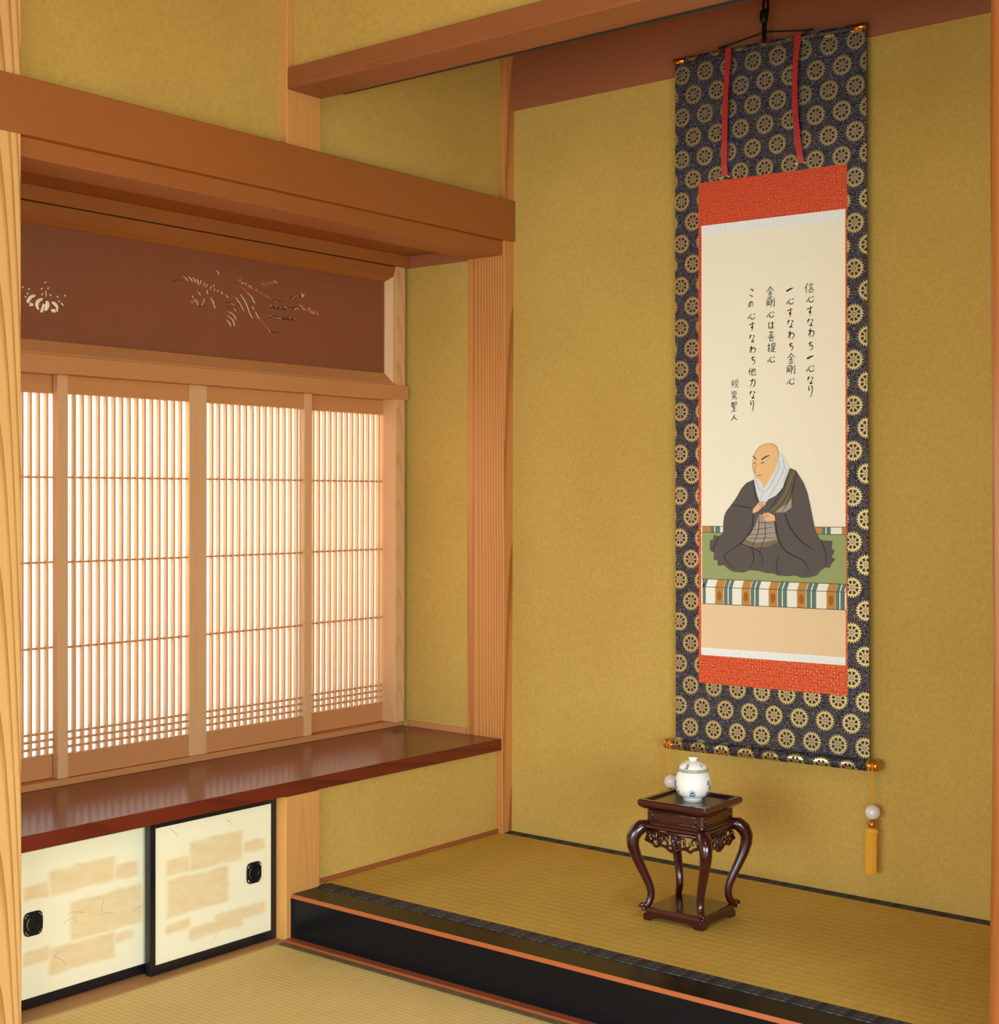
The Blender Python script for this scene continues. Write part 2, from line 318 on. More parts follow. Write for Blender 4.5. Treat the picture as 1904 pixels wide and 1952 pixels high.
# ---------------------------------------------------------------- the room shell
c, D, yc, XR = 0.0237, 0.93, 0.8873, 1.83
struct('floor', box(-0.6, 4.7, -5.1, 1.3, -0.12, -0.056, 0), M['tatami'], 'straw coloured floor of the room under the mats', 'floor')
struct('ceiling', box(-0.6, 4.7, -5.1, 1.3, 2.76, 2.84, 0), M['cedar_dark'], 'dark wooden ceiling over room and alcove', 'ceiling')
bm = box(-0.08, 0.0, -2.6, 0.99, 2.02, 2.76, 0); mkbox(bm, -0.08, 0, -5.05, -0.886, -0.1, 2.02)
struct('wall_left', bm, M['plaster'], 'sand plaster wall above the long window beam', 'wall')
struct('wall_left_lower', box(-0.06, 0.0, 0.06, 0.90, 0.06, 0.3705, 0), M['plaster'], 'sand plaster wall under the dark shelf beside the alcove floor', 'wall')
struct('wall_back', box(-0.12, 2.05, D, 1.0, -0.05, 2.76, 0), M['plaster'], 'sand plaster back wall of the alcove behind the scroll', 'wall')
struct('wall_front', box(c+0.0005, XR+0.2, 0.022, 0.10, 2.2331, 2.76, 0), M['plaster'], 'sand plaster wall above the drop beam of the alcove', 'wall')
struct('wall_alcove_right', box(1.93, 2.0, 0.07, D, -0.05, 2.76, 0), M['plaster'], 'plaster side wall of the alcove behind the round log post', 'wall')
struct('wall_right', box(4.6, 4.7, -5.0, 0.0, -0.056, 2.76, 0), M['screen'], 'unseen far wall of the room, pale to add neutral bounce light', 'wall')
struct('wall_rear', box(-0.08, 4.6, -5.1, -5.0, -0.056, 2.76, 0), M['screen'], 'unseen rear wall of the room, pale to add neutral bounce light', 'wall')
struct('wall_front_right', box(1.97, 4.6, 0.0, 0.08, -0.056, 2.76, 0), M['screen'], 'unseen pale screen beyond the round log post', 'wall')
struct('wall_recess_right', box(-0.46, -0.1217, 0.888, 0.96, 0.36, 1.93, 0), M['plaster'], 'narrow plaster side wall between lattice window and corner post', 'wall')
struct('wall_recess_left', box(-0.46, -0.101, -0.90, -0.80, 0.36, 1.93, 0), M['plaster'], 'plaster side wall of the window recess behind the near post', 'wall')
# posts
struct('trim_1', box(-0.10, c, -0.886, -0.766, -0.056, 2.76, 0.004), M['post'], 'pale post with arched grain in front of the window recess', 'post')
bm = box(-0.095, c, 0.0, 0.12, -0.056, 0.3702, 0.003); b2 = box(-0.07, c, 0.0, 0.12, 1.93, 2.76, 0.003)
me = bpy.data.meshes.new('t'); b2.to_mesh(me); bm.from_mesh(me); b2.free()
struct('trim_2', bm, M['post_c'], 'orange post where the black alcove step begins', 'post')
struct('trim_3', box(-0.1217, c, yc, 0.985, -0.05, 2.76, 0.003), M['post_b'], 'corner post with dark grain lines between window and alcove wall', 'post')
# round log post with rippled skin
bm = bmesh.new(); rows = []; rnd = random.Random(2); SEG, N = 28, 60
ph = [rnd.uniform(0, 6.28) for _ in range(8)]
for j in range(N+1):
    z = -0.056 + 2.816*j/N; cx = 1.893 + 0.008*math.sin(z*2.2+0.3) + 0.0045*(z-1.2)
    row = []
    for i in range(SEG):
        t = 2*math.pi*i/SEG
        r = 0.070 + 0.0025*math.sin(3*t+ph[0]+z*1.3) + 0.0016*math.sin(7*t+ph[1]+1.1*math.sin(z*3)) + 0.0012*math.sin(11*t+ph[2]+z*2)
        row.append(bm.verts.new((cx+r*math.cos(t), 0.06+r*math.sin(t), z)))
    rows.append(row)
for a, b in zip(rows, rows[1:]):
    for i in range(SEG): bm.faces.new((a[i], a[(i+1) % SEG], b[(i+1) % SEG], b[i]))
bm.faces.new(rows[0][::-1]); bm.faces.new(rows[-1])
struct('trim_4', bm, M['log'], 'rippled round log post at the far side of the alcove', 'post', True)
# beams
struct('trim_5', box(-0.06, 0.0305, -2.6, D, 1.9157, 2.0388, 0.003), M['cedar'], 'long brown beam rail running over the window to the corner', 'beam')
struct('trim_6', box(-0.113, 0.0133, -0.7655, yc-0.0002, 1.8716, 1.9155, 0.002), M['cedar'], 'thin grooved lintel directly under the long beam', 'lintel')
struct('trim_7', box(c+0.0002, XR, 0.001, 0.12, 2.178, 2.233, 0.002), M['cedar_x'], 'brown drop beam across the top of the alcove', 'beam')
struct('trim_8', prism([(0.10, 2.179), (XR, 2.1695), (XR, 2.20), (0.10, 2.20)], 'Y', 0.1205, 0.129), M['dark'], 'thin dark strip along the back edge of the drop beam', 'strip')
struct('trim_9', box(c+0.0002, 1.925, D-0.006, D-0.0002, 2.3133, 2.755, 0), M['cedar_board_x'], 'dark red-brown board at the top of the alcove back wall', 'board')
# alcove step
prof = [(0.0164, 0.007), (0.0164, 0.1087), (0.0195, 0.1176), (0.108, 0.1176), (0.108, 0.007)]
k = empty('alcove_step_beam', (0.9, 0.06, 0.007), 'long black lacquered step beam at the front edge of the alcove floor', 'step')
mk('lacquered_body', prism(prof, 'X', c+0.0002, XR), M['lacquer'], k)
mk('bare_edge', prism([(0.0158, 0.1084), (0.0190, 0.1180), (0.0203, 0.1180), (0.0175, 0.1084)], 'X', c+0.0004, XR-0.0005), M['edge'], k)['label'] = 'orange bare wood edge'
struct('trim_10', box(c+0.0002, XR, -0.008, 0.105, -0.055, 0.0066, 0.001), M['base_red'], 'reddish wood strip under the black step', 'strip')
struct('trim_11', box(-0.10, 0.0235, -0.7655, -0.0003, -0.055, 0.0024, 0.001), M['sill'], 'brown wooden sill along the floor under the cupboard doors', 'sill')
struct('baseboard_left', box(0.0002, 0.007, 0.1203, yc-0.0003, 0.1200, 0.129, 0.0005), M['base_red'], 'thin brown strip between alcove mat and left plaster wall', 'strip')
struct('alcove_floor', box(c, 1.92, 0.11, D-0.0005, -0.05, 0.062, 0), M['sill'], 'boards under the alcove mat', 'floor')

# ---------------------------------------------------------------- mats
t = empty('tatami_mat', (0.95, -0.47, -0.055), 'pale rush mat of the room floor with olive border by the black step', 'tatami mat')
mk('rush_surface', box(0.0242, 1.86, -0.905, -0.031, -0.055, 0.0, 0.002), M['tatami'], t)
mk('border', box(0.0242, 1.86, -0.0308, -0.0084, -0.055, 0.0012, 0.001), M['heri_g'], t)['label'] = 'olive cloth border'
mk('border', box(0.0242, 1.86, -0.94, -0.9052, -0.055, 0.0012, 0.001), M['heri_g'], t)['label'] = 'olive cloth border'
t = empty('tatami_mat', (0.9, 0.5, 0.0625), 'golden rush mat on the raised alcove floor with navy patterned borders', 'tatami mat')
mk('rush_surface', box(0.0074, 1.915, 0.155, 0.8935, 0.0625, 0.1185, 0.001), M['tatami_b'], t)
mk('border', box(0.026, 1.83, 0.1085, 0.1548, 0.0625, 0.1196, 0.002), M['heri'], t)['label'] = 'navy cloth border with grey crests'
mk('border', box(0.026, 1.915, 0.8937, 0.9285, 0.0625, 0.1200, 0.002), M['heri'], t)['label'] = 'navy cloth border with grey crests'

# ---------------------------------------------------------------- window recess
sh = mk('window_shelf', box(-0.445, 0.0173, -0.766, yc-0.0004, 0.3706, 0.4062, 0.002), M['shelf']); setp(sh, 'polished dark red wooden shelf running under the lattice window', 'shelf')
struct('window_1', box(-0.444, -0.385, -0.80, 0.8875, 0.4064, 0.4235, 0.002), M['rail_wood'], 'grooved wooden sill of the lattice window on the dark shelf', 'window sill')
struct('trim_12', box(-0.444, -0.364, 0.823, 0.866, 0.4237, 1.867, 0.003), M['lattice_wood'], 'pale side jamb of the lattice window', 'jamb')
struct('trim_13', box(-0.445, -0.358, -0.80, 0.8755, 1.447, 1.492, 0.002), M['rail_wood'], 'wooden lintel between lattice panels and carved transom', 'lintel')
struct('trim_14', box(-0.445, -0.362, -0.80, 0.8875, 1.8675, 1.905, 0.001), M['cedar'], 'brown edge strip above the carved transom', 'strip')
struct('trim_15', box(-0.36, -0.1219, 0.879, 0.8878, 1.8675, 1.905, 0.0008), M['cedar_board_x'], 'brown edge strip above the narrow recess wall', 'strip')
struct('trim_16', box(-0.36, -0.1219, 0.881, 0.8878, 0.4064, 0.4245, 0.0008), M['rail_wood'], 'small wooden strip on the shelf below the narrow recess wall', 'strip')
struct('trim_17', box(-0.46, -0.1135, -0.80, 0.96, 1.9055, 1.93, 0), M['cedar'], 'boarded ceiling inside the window recess', 'board')

# carved transom
t = empty('carved_transom', (-0.39, 0.0, 1.492), 'brown carved transom board with a long-tailed bird above the lattice window', 'transom')
Y0, Y1 = -0.79, 0.8225
mk('panel', box(-0.402, -0.389, Y0, 0.8225, 1.4925, 1.8674, 0), M['cedar_dark'], t)
mk('top_rail', prism([(-0.42, 1.864), (-0.366, 1.864), (-0.366, 1.832), (-0.371, 1.828), (-0.385, 1.8165), (-0.42, 1.8165)], 'Y', Y0, Y1), M['cedar'], t)
mk('bottom_rail', prism([(-0.42, 1.4925), (-0.3645, 1.4925), (-0.3645, 1.497), (-0.385, 1.5285), (-0.42, 1.5285)], 'Y', Y0, Y1), M['rail_wood'], t)
bm = bmesh.new()
pr = [(-0.385, 0.794), (-0.3655, 0.811), (-0.3655, 0.8226)]
lo = [(-0.385, 0.794, 1.5285), (-0.3655, 0.811, 1.4985), (-0.3655, 0.8226, 1.4935), (-0.42, 0.8226, 1.4935), (-0.42, 0.794, 1.5285)]
hi = [(-0.385, 0.794, 1.8165), (-0.3655, 0.811, 1.832), (-0.3655, 0.8226, 1.8638), (-0.42, 0.8226, 1.8638), (-0.42, 0.794, 1.8165)]
A = [bm.verts.new(p) for p in lo]; B = [bm.verts.new(p) for p in hi]
bm.faces.new(A[::-1]); bm.faces.new(B)
for i in range(5): bm.faces.new((A[i], A[(i+1) % 5], B[(i+1) % 5], B[i]))
bmesh.ops.recalc_face_normals(bm, faces=bm.faces[:])
mk('side_stile', bm, M['lattice_wood'], t)
mk('side_stile', box(-0.42, -0.3655, Y0-0.005, Y0+0.03, 1.4925, 1.864, 0.001), M['lattice_wood'], t)
KI = {'c': 0, 'o': 1, 'd': 2}
def ridge(bm, pts, wmm, x, mi, h=0.0022):
    """one carved stroke: a tapered raised ridge on the board (pts: y, z in mm)"""
    P = [Vector((x, a/1000, b/1000)) for a, b in pts]
    if len(P) > 2: P = smoothpath(P, 4)
    n = len(P); L, Rr, T = [], [], []
    for i, p in enumerate(P):
        d = (P[min(i+1, n-1)] - P[max(i-1, 0)]).normalized(); s = Vector((0, -d.z, d.y))
        w = wmm/2000*(0.35 + 0.65*math.sin(math.pi*min(1, (i+0.6)/(n-0.2)))) if n > 2 else wmm/2000*(0.9 if i == 0 else 0.55)
        L.append(bm.verts.new(p + s*w)); Rr.append(bm.verts.new(p - s*w)); T.append(bm.verts.new(p + Vector((h, 0, 0))))
    for i in range(n-1):
        for q in ((L[i], L[i+1], T[i+1], T[i]), (T[i], T[i+1], Rr[i+1], Rr[i])):
            bm.faces.new(q).material_index = mi
    for i in (0, n-1): bm.faces.new((L[i], T[i], Rr[i])).material_index = mi
PHOENIX = [["d",3,[[-35.5,1720.0],[-23.2,1727.6],[-3.0,1727.4]]],["o",2,[[-23.2,1727.6],[-7.7,1729.8]]],["c",4,[[-1.5,1740.0],[8.9,1736.0],[15.7,1730.1]]],["c",4,[[17.2,1741.7],[26.2,1736.5],[31.3,1729.4]]],["c",4,[[32.9,1740.3],[39.5,1735.0],[42.4,1727.7]]],["c",4,[[46.2,1738.1],[50.9,1731.9],[51.9,1723.8]]],["c",4,[[61.4,1737.4],[60.5,1731.1],[55.7,1722.9]]],["c",4,[[74.8,1732.7],[73.2,1727.8],[67.8,1721.1]]],["c",4,[[83.8,1727.9],[82.2,1724.4],[76.8,1719.1]]],["c",4,[[96.7,1723.8],[97.0,1720.8],[93.5,1715.9]]],["c",4,[[106.4,1730.0],[108.0,1727.7],[105.8,1723.6]]],["c",4,[[109.0,1718.9],[110.0,1716.6],[107.1,1712.3]]],["c",4,[[118.8,1716.2],[122.0,1714.8],[121.4,1711.4]]],["c",4,[[132.5,1712.6],[136.4,1710.2],[136.4,1705.9]]],["c",4,[[148.9,1705.5],[155.0,1702.5],[157.2,1697.5]]],["c",3.5,[[116.1,1770.3],[123.3,1765.3],[121.0,1758.2]]],["o",1.5,[[122.0,1746.9],[112.9,1737.0]]],["c",3.5,[[85.4,1712.5],[83.2,1705.9],[86.4,1701.3]]],["c",3.5,[[47.2,1704.5],[55.1,1700.4],[58.9,1694.5]]],["c",3.5,[[33.0,1691.7],[32.3,1686.7],[36.1,1685.8]]],["c",3,[[28.2,1675.0],[31.4,1671.6]]],["c",3.5,[[37.7,1682.2],[46.2,1676.9],[50.4,1666.1]]],["c",3,[[34.5,1676.9],[39.3,1674.4]]],["d",3,[[50.4,1666.1],[64.7,1663.8],[79.1,1669.0]]],["c",3,[[72.6,1688.5],[69.5,1675.6],[63.1,1666.1]]],["c",4,[[95.1,1692.1],[103.2,1682.9],[111.3,1663.5]]],["d",3.5,[[145.6,1683.5],[167.1,1685.7],[181.4,1679.0]]],["c",2.5,[[168.8,1684.9],[181.4,1679.0]]],["d",3.5,[[153.9,1672.9],[175.4,1672.5],[188.1,1663.5]]],["c",2.5,[[177.1,1671.7],[188.1,1663.5]]],["c",4,[[157.2,1660.4],[177.1,1653.5],[187.2,1640.3]]],["c",4,[[153.9,1648.6],[173.8,1639.0],[182.2,1621.9]]],["c",4,[[152.3,1635.7],[162.2,1629.0],[168.2,1618.8]]],["o",3,[[175.4,1737.8],[205.5,1734.8],[229.2,1720.6]]],["c",3.5,[[229.2,1720.6],[246.2,1709.5],[253.1,1697.3],[259.9,1694.1]]],["o",2.5,[[165.4,1708.6],[185.4,1703.0]]],["c",3.2,[[185.4,1703.0],[202.2,1686.8],[215.7,1667.6]]],["o",2.5,[[185.4,1718.4],[202.1,1713.8]]],["c",3.5,[[202.1,1713.8],[215.6,1701.1],[227.5,1684.3],[236.0,1665.7],[248.0,1650.0]]],["c",3.2,[[247.9,1683.8],[253.1,1675.2]]],["o",3.2,[[258.2,1670.5],[272.0,1653.6],[291.1,1638.4],[312.1,1622.0]]],["c",3,[[260.0,1668.1],[272.0,1651.0]]],["d",4,[[310.3,1619.7],[326.1,1618.0],[338.5,1616.4],[354.4,1616.5]]],["c",3,[[312.1,1620.7],[313.8,1615.6]]],["o",3,[[192.0,1752.5],[194.0,1756.6]]],["o",3,[[192.0,1752.5],[193.9,1748.9]]],["c",3,[[200.0,1750.2],[203.8,1755.5]]],["o",3,[[200.0,1750.2],[203.1,1747.0]]],["o",3,[[207.9,1747.8],[209.9,1751.4]]],["c",3,[[207.9,1747.8],[211.8,1743.3]]],["c",3,[[215.9,1745.5],[218.1,1749.4]]],["o",3,[[215.9,1745.5],[219.6,1740.7]]],["c",3,[[223.9,1743.1],[225.8,1747.8]]],["o",3,[[223.9,1743.1],[227.0,1740.2]]],["o",3,[[231.9,1740.7],[233.8,1746.3]]],["c",3,[[231.9,1740.7],[235.1,1737.4]]],["c",3,[[240.0,1738.3],[243.2,1744.0]]],["c",3,[[240.0,1738.3],[243.1,1734.7]]],["o",3,[[248.0,1735.9],[250.9,1739.5]]],["o",3,[[248.0,1735.9],[252.0,1733.4]]],["o",3,[[256.1,1733.5],[259.6,1737.5]]],["o",3,[[256.1,1733.5],[259.1,1730.1]]],["c",3,[[264.2,1731.1],[266.5,1735.3]]],["o",3,[[264.2,1731.1],[267.7,1727.9]]],["o",3,[[272.4,1728.7],[276.2,1732.8]]],["o",3,[[272.4,1728.7],[276.6,1726.1]]],["o",3,[[280.6,1726.3],[282.9,1731.5]]],["o",3,[[280.6,1726.3],[283.0,1722.8]]],["o",3,[[280.6,1726.3],[283.6,1729.2]]],["o",3,[[280.6,1726.3],[284.8,1721.8]]],["o",3,[[290.1,1722.7],[294.5,1725.8]]],["o",3,[[290.1,1722.7],[294.5,1718.8]]],["o",3,[[299.7,1719.2],[304.0,1723.7]]],["c",3,[[299.7,1719.2],[302.2,1716.5]]],["o",3,[[309.3,1715.6],[311.4,1719.3]]],["c",3,[[309.3,1715.6],[312.0,1713.4]]],["o",3,[[318.9,1712.1],[321.2,1716.8]]],["o",3,[[318.9,1712.1],[321.5,1709.6]]],["d",4,[[311.9,1713.9],[336.5,1708.6],[365.0,1710.3]]],["c",2.5,[[334.8,1708.5],[340.1,1705.8]]],["c",3,[[284.0,1750.2],[286.9,1753.9]]],["o",3,[[284.0,1750.2],[285.9,1747.1]]],["o",3,[[291.4,1752.3],[293.6,1755.5]]],["o",3,[[291.4,1752.3],[293.9,1746.9]]],["o",3,[[298.9,1754.5],[302.1,1759.9]]],["o",3,[[298.9,1754.5],[303.4,1750.8]]],["o",3,[[306.3,1756.6],[309.2,1759.9]]],["o",3,[[306.3,1756.6],[308.8,1751.6]]],["c",3,[[313.8,1758.8],[317.0,1762.1]]],["o",3,[[313.8,1758.8],[316.3,1755.7]]],["o",3,[[321.4,1761.0],[325.5,1764.7]]],["o",3,[[321.4,1761.0],[325.7,1757.0]]],["c",3,[[328.9,1763.2],[331.8,1768.9]]],["o",3,[[328.9,1763.2],[332.9,1758.7]]],["o",3,[[336.4,1765.4],[338.5,1769.0]]],["c",3,[[336.4,1765.4],[340.8,1760.4]]],["o",3,[[284.0,1748.9],[345.3,1766.4]]],["d",3,[[393.6,1724.0],[397.3,1729.0]]],["d",3,[[393.6,1724.0],[397.8,1720.5]]],["d",3,[[403.0,1726.0],[406.8,1729.7]]],["c",3,[[403.0,1726.0],[407.6,1723.8]]],["c",3,[[412.4,1728.1],[417.1,1732.9]]],["d",3,[[412.4,1728.1],[416.9,1725.7]]],["c",3,[[421.9,1730.2],[425.7,1733.3]]],["d",3,[[421.9,1730.2],[425.6,1726.6]]],["d",3,[[431.4,1732.3],[435.9,1735.9]]],["d",3,[[431.4,1732.3],[435.9,1730.2]]],["c",3,[[440.9,1734.4],[443.1,1739.3]]],["c",3,[[440.9,1734.4],[445.3,1730.9]]],["c",3,[[437.2,1742.1],[444.6,1736.1],[440.9,1730.4]]],["c",2,[[451.9,1742.3],[442.8,1733.2]]],["c",3,[[317.2,1689.5],[319.5,1694.5]]],["d",3,[[317.2,1689.5],[321.5,1684.9]]],["d",3,[[326.4,1689.1],[329.7,1692.4]]],["d",3,[[326.4,1689.1],[329.9,1685.2]]],["c",3,[[335.7,1689.0],[339.2,1692.6]]],["d",3,[[335.7,1689.0],[339.6,1685.0]]],["d",3,[[345.0,1689.0],[349.1,1694.7]]],["d",3,[[345.0,1689.0],[348.3,1685.4]]],["c",3,[[354.3,1689.3],[357.0,1693.1]]],["d",3,[[354.3,1689.3],[358.8,1686.6]]],["d",3,[[363.6,1689.8],[367.2,1695.6]]],["d",3,[[363.6,1689.8],[366.7,1684.8]]],["c",3,[[373.0,1690.6],[375.0,1696.2]]],["d",3,[[373.0,1690.6],[375.7,1685.5]]],["d",3,[[382.4,1691.5],[386.5,1695.3]]],["c",3,[[382.4,1691.5],[384.8,1688.4]]],["d",3,[[391.9,1692.7],[394.7,1697.4]]],["c",3,[[391.9,1692.7],[395.8,1690.2]]],["d",3,[[401.4,1694.1],[404.7,1698.7]]],["d",3,[[401.4,1694.1],[404.6,1691.3]]],["d",3,[[410.9,1695.7],[415.2,1700.1]]],["c",3,[[410.9,1695.7],[415.6,1691.5]]],["d",3,[[420.4,1697.6],[424.0,1701.7]]],["c",3,[[420.4,1697.6],[423.6,1692.4]]],["d",3,[[430.0,1699.7],[434.4,1705.3]]],["d",3,[[430.0,1699.7],[433.1,1696.7]]],["c",3,[[430.0,1701.0],[432.9,1706.7]]],["o",3,[[430.0,1701.0],[432.1,1697.5]]],["c",3,[[439.2,1699.4],[441.5,1705.8]]],["o",3,[[439.2,1699.4],[442.7,1695.4]]],["o",3,[[448.3,1697.8],[450.4,1702.6]]],["c",3,[[448.3,1697.8],[450.7,1692.7]]],["o",3,[[457.6,1696.2],[460.3,1699.8]]],["o",3,[[457.6,1696.2],[462.2,1690.8]]],["c",3,[[466.8,1694.6],[471.0,1701.4]]],["o",3,[[466.8,1694.6],[470.4,1690.1]]],["o",3,[[476.1,1693.0],[480.7,1699.2]]],["c",3,[[476.1,1693.0],[478.3,1687.9]]],["o",3,[[485.4,1691.4],[489.5,1697.1]]],["c",3,[[485.4,1691.4],[488.2,1685.4]]],["o",3,[[494.7,1689.8],[498.4,1696.3]]],["o",3,[[494.7,1689.8],[497.5,1686.0]]],["o",3,[[504.1,1688.1],[507.9,1695.0]]],["c",3,[[504.1,1688.1],[507.2,1683.9]]],["d",4,[[317.2,1690.3],[343.7,1686.9],[393.7,1690.6],[430.0,1701.0]]],["o",3,[[430.0,1702.3],[466.8,1703.4],[502.2,1686.6]]],["c",3,[[313.8,1660.2],[316.3,1664.3]]],["d",3,[[313.8,1660.2],[316.0,1656.3]]],["d",3,[[323.4,1660.4],[326.9,1664.4]]],["c",3,[[323.4,1660.4],[326.9,1657.6]]],["d",3,[[333.1,1660.5],[337.6,1666.3]]],["c",3,[[333.1,1660.5],[336.6,1657.3]]],["d",3,[[342.8,1660.7],[345.3,1664.2]]],["c",3,[[342.8,1660.7],[347.1,1656.3]]],["d",3,[[352.6,1660.8],[355.0,1664.6]]],["c",3,[[352.6,1660.8],[354.8,1656.2]]],["d",3,[[362.4,1661.0],[365.7,1666.6]]],["d",3,[[362.4,1661.0],[365.7,1658.1]]],["d",3,[[372.2,1661.1],[374.1,1664.9]]],["d",3,[[372.2,1661.1],[374.2,1655.9]]],["d",3,[[382.1,1661.2],[386.4,1666.3]]],["d",3,[[382.1,1661.2],[385.7,1656.3]]],["c",3,[[392.0,1661.4],[395.8,1666.0]]],["d",3,[[392.0,1661.4],[395.9,1657.5]]],["d",3,[[401.9,1661.5],[404.1,1666.8]]],["d",3,[[401.9,1661.5],[403.9,1658.5]]],["c",3,[[411.9,1661.7],[414.4,1665.7]]],["d",3,[[411.9,1661.7],[416.2,1658.5]]],["d",3.5,[[313.8,1661.0],[350.8,1655.9],[411.9,1663.6]]],["o",2,[[132.5,1736.7],[137.4,1734.8]]],["o",2,[[135.7,1725.7],[142.3,1723.9]]],["o",2,[[180.3,1776.8],[182.0,1773.2]]],["o",2,[[152.1,1760.7],[157.1,1758.7]]]]
PEONY = [["c",9,[[-497.3,1653.4],[-494.2,1657.0]]],["c",9,[[-479.7,1650.7],[-476.6,1654.3]]],["c",9,[[-483.4,1638.6],[-480.3,1642.2]]],["c",9,[[-489.0,1630.7],[-485.9,1634.3]]],["c",9,[[-443.5,1655.3],[-440.3,1658.9]]],["c",9,[[-433.4,1672.1],[-430.2,1675.7]]],["c",9,[[-425.2,1658.4],[-422.0,1662.1]]],["c",9,[[-442.2,1641.7],[-439.1,1645.4]]],["c",9,[[-418.2,1642.1],[-415.0,1645.8]]],["c",9,[[-397.8,1640.5],[-394.6,1644.1]]],["c",9,[[-376.5,1645.2],[-373.3,1648.9]]],["c",9,[[-393.6,1629.0],[-390.4,1632.6]]],["c",5,[[-430.3,1652.9],[-429.3,1637.9]]],["c",16,[[-460.1,1638.7],[-472.6,1633.3],[-480.3,1622.9],[-482.5,1617.3]]],["c",20,[[-477.3,1615.1],[-466.4,1614.8]]],["c",18,[[-439.7,1632.7],[-452.3,1624.5],[-455.4,1614.6],[-450.8,1604.1]]],["c",16,[[-435.0,1619.4],[-444.5,1597.9]]],["c",22,[[-427.1,1628.5],[-425.5,1617.7],[-431.9,1603.3]]],["c",16,[[-412.8,1627.3],[-401.6,1621.5],[-395.2,1612.5]]],["c",14,[[-412.8,1609.3],[-409.6,1601.3]]],["c",14,[[-406.4,1610.0],[-403.2,1602.0]]],["c",12,[[-398.4,1612.1],[-396.8,1604.0]]],["c",9,[[-385.6,1627.3],[-379.1,1622.4]]],["c",14,[[-438.2,1608.1],[-441.3,1598.2]]]]
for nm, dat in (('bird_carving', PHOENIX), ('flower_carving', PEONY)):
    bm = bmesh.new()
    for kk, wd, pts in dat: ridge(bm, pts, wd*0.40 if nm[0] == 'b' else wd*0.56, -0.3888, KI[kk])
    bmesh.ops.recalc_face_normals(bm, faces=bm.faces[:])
    mk(nm, bm, [M['carve_c'], M['carve_o'], M['carve_d']], t)['label'] = 'carved long-tailed bird with light through its cuts painted on' if nm[0] == 'b' else 'carved flower with light through its cuts painted pale'

# lattice panels
HB = [1.188, 0.972, 0.755, 0.5385, 0.5200, 0.5010]
def lattice_panel(y0, y1, xf, label, nbar=15):
    t = empty('sliding_lattice_panel', (xf-0.011, (y0+y1)/2, 0.4245), label, 'sliding window panel', 'lattice panels of the window')
    z0, z1, sw = 0.4240, 1.4469, 0.030; xb = xf-0.022
    for a, b in ((y0, y0+sw), (y1-sw, y1)): mk('stile', box(xb, xf, a, b, z0, z1, 0.0012), M['lattice_wood'], t)
    mk('top_rail', box(xb, xf-0.003, y0+sw, y1-sw, 1.400, z1-0.0005, 0.001), M['rail_wood'], t)
    mk('bottom_rail', box(xb, xf-0.003, y0+sw, y1-sw, z0+0.0005, 0.4835, 0.001), M['rail_wood'], t)
    a, b = y0+sw, y1-sw; p = (b-a)/(nbar+1)
    for i in range(nbar):
        y = a+p*(i+1); mk('vertical_bar', box(xf-0.0185, xf-0.0042, y-0.0026, y+0.0026, 0.4835, 1.400, 0), M['lattice_wood'], t)
    for z in HB: mk('cross_bar', box(xf-0.0185, xf-0.0065, a, b, z-0.0023, z+0.0023, 0), M['rail_wood'], t)
    bm = bmesh.new(); mkbox(bm, xf-0.0196, xf-0.0188, a-0.004, b+0.004, 0.480, 1.404)
    mk('paper', bm, M['paper_win'], t)['label'] = 'white translucent paper'
    return t
lattice_panel(-0.790, -0.350, -0.4165, 'lattice paper panel at the near end, mostly behind the pale post')
lattice_panel(-0.394, 0.0545, -0.391, 'lattice paper panel with brightest glow, second along from the pale post')
lattice_panel(0.0550, 0.4855, -0.391, 'lattice paper panel of the front pair farther from the pale post', 14)
lattice_panel(0.445, 0.885, -0.4165, 'dimmest lattice paper panel, beside the narrow recess wall')

# ---------------------------------------------------------------- cupboard doors under the shelf
PATCH_L = [[-715.6,-649.8,241.7,275.1],[-649.8,-473.3,242.9,299.6],[-473.3,-404.1,241.8,277.2],[-594.7,-397.0,127.1,217.9],[-715.8,-649.9,98.8,131.4],[-649.9,-473.3,62.3,121.9],[-473.3,-420.4,94.4,114.5]]
PATCH_R = [[-350.2,-279.1,229.5,269.4],[-279.2,-111.5,229.1,301.6],[-347.4,-157.5,130.5,221.8],[-350.1,-279.0,92.5,115.4],[-279.0,-111.2,59.2,90.8],[-107.8,-36.8,240.8,270.2],[-201.0,-36.5,77.0,105.1]]
FIB = [[-0.0445,[-514.1,167.8],[-507.4,194.6],[-503.0,208.7]],[-0.0445,[-614.3,171.9],[-588.6,180.8],[-575.7,166.8]],[-0.0445,[-599.3,186.9],[-592.9,194.0],[-553.9,184.2]],[-0.0445,[-514.1,169.7],[-496.2,171.4],[-475.9,165.0]],[-0.0445,[-420.8,164.2],[-413.8,156.9],[-409.1,163.6],[-390.3,166.0]],[-0.0445,[-637.6,100.4],[-627.1,114.3]],[-0.0445,[-637.6,104.0],[-616.5,89.7],[-605.8,76.0]],[-0.0115,[-158.6,335.4],[-146.1,318.8]],[-0.0115,[-207.5,43.1],[-195.3,54.6]],[-0.0115,[-37.2,210.7],[-35.2,225.1]],[-0.0115,[-342.3,346.1],[-322.5,331.2],[-316.8,321.1]],[-0.0115,[-167.2,338.7],[-152.0,326.6]]]
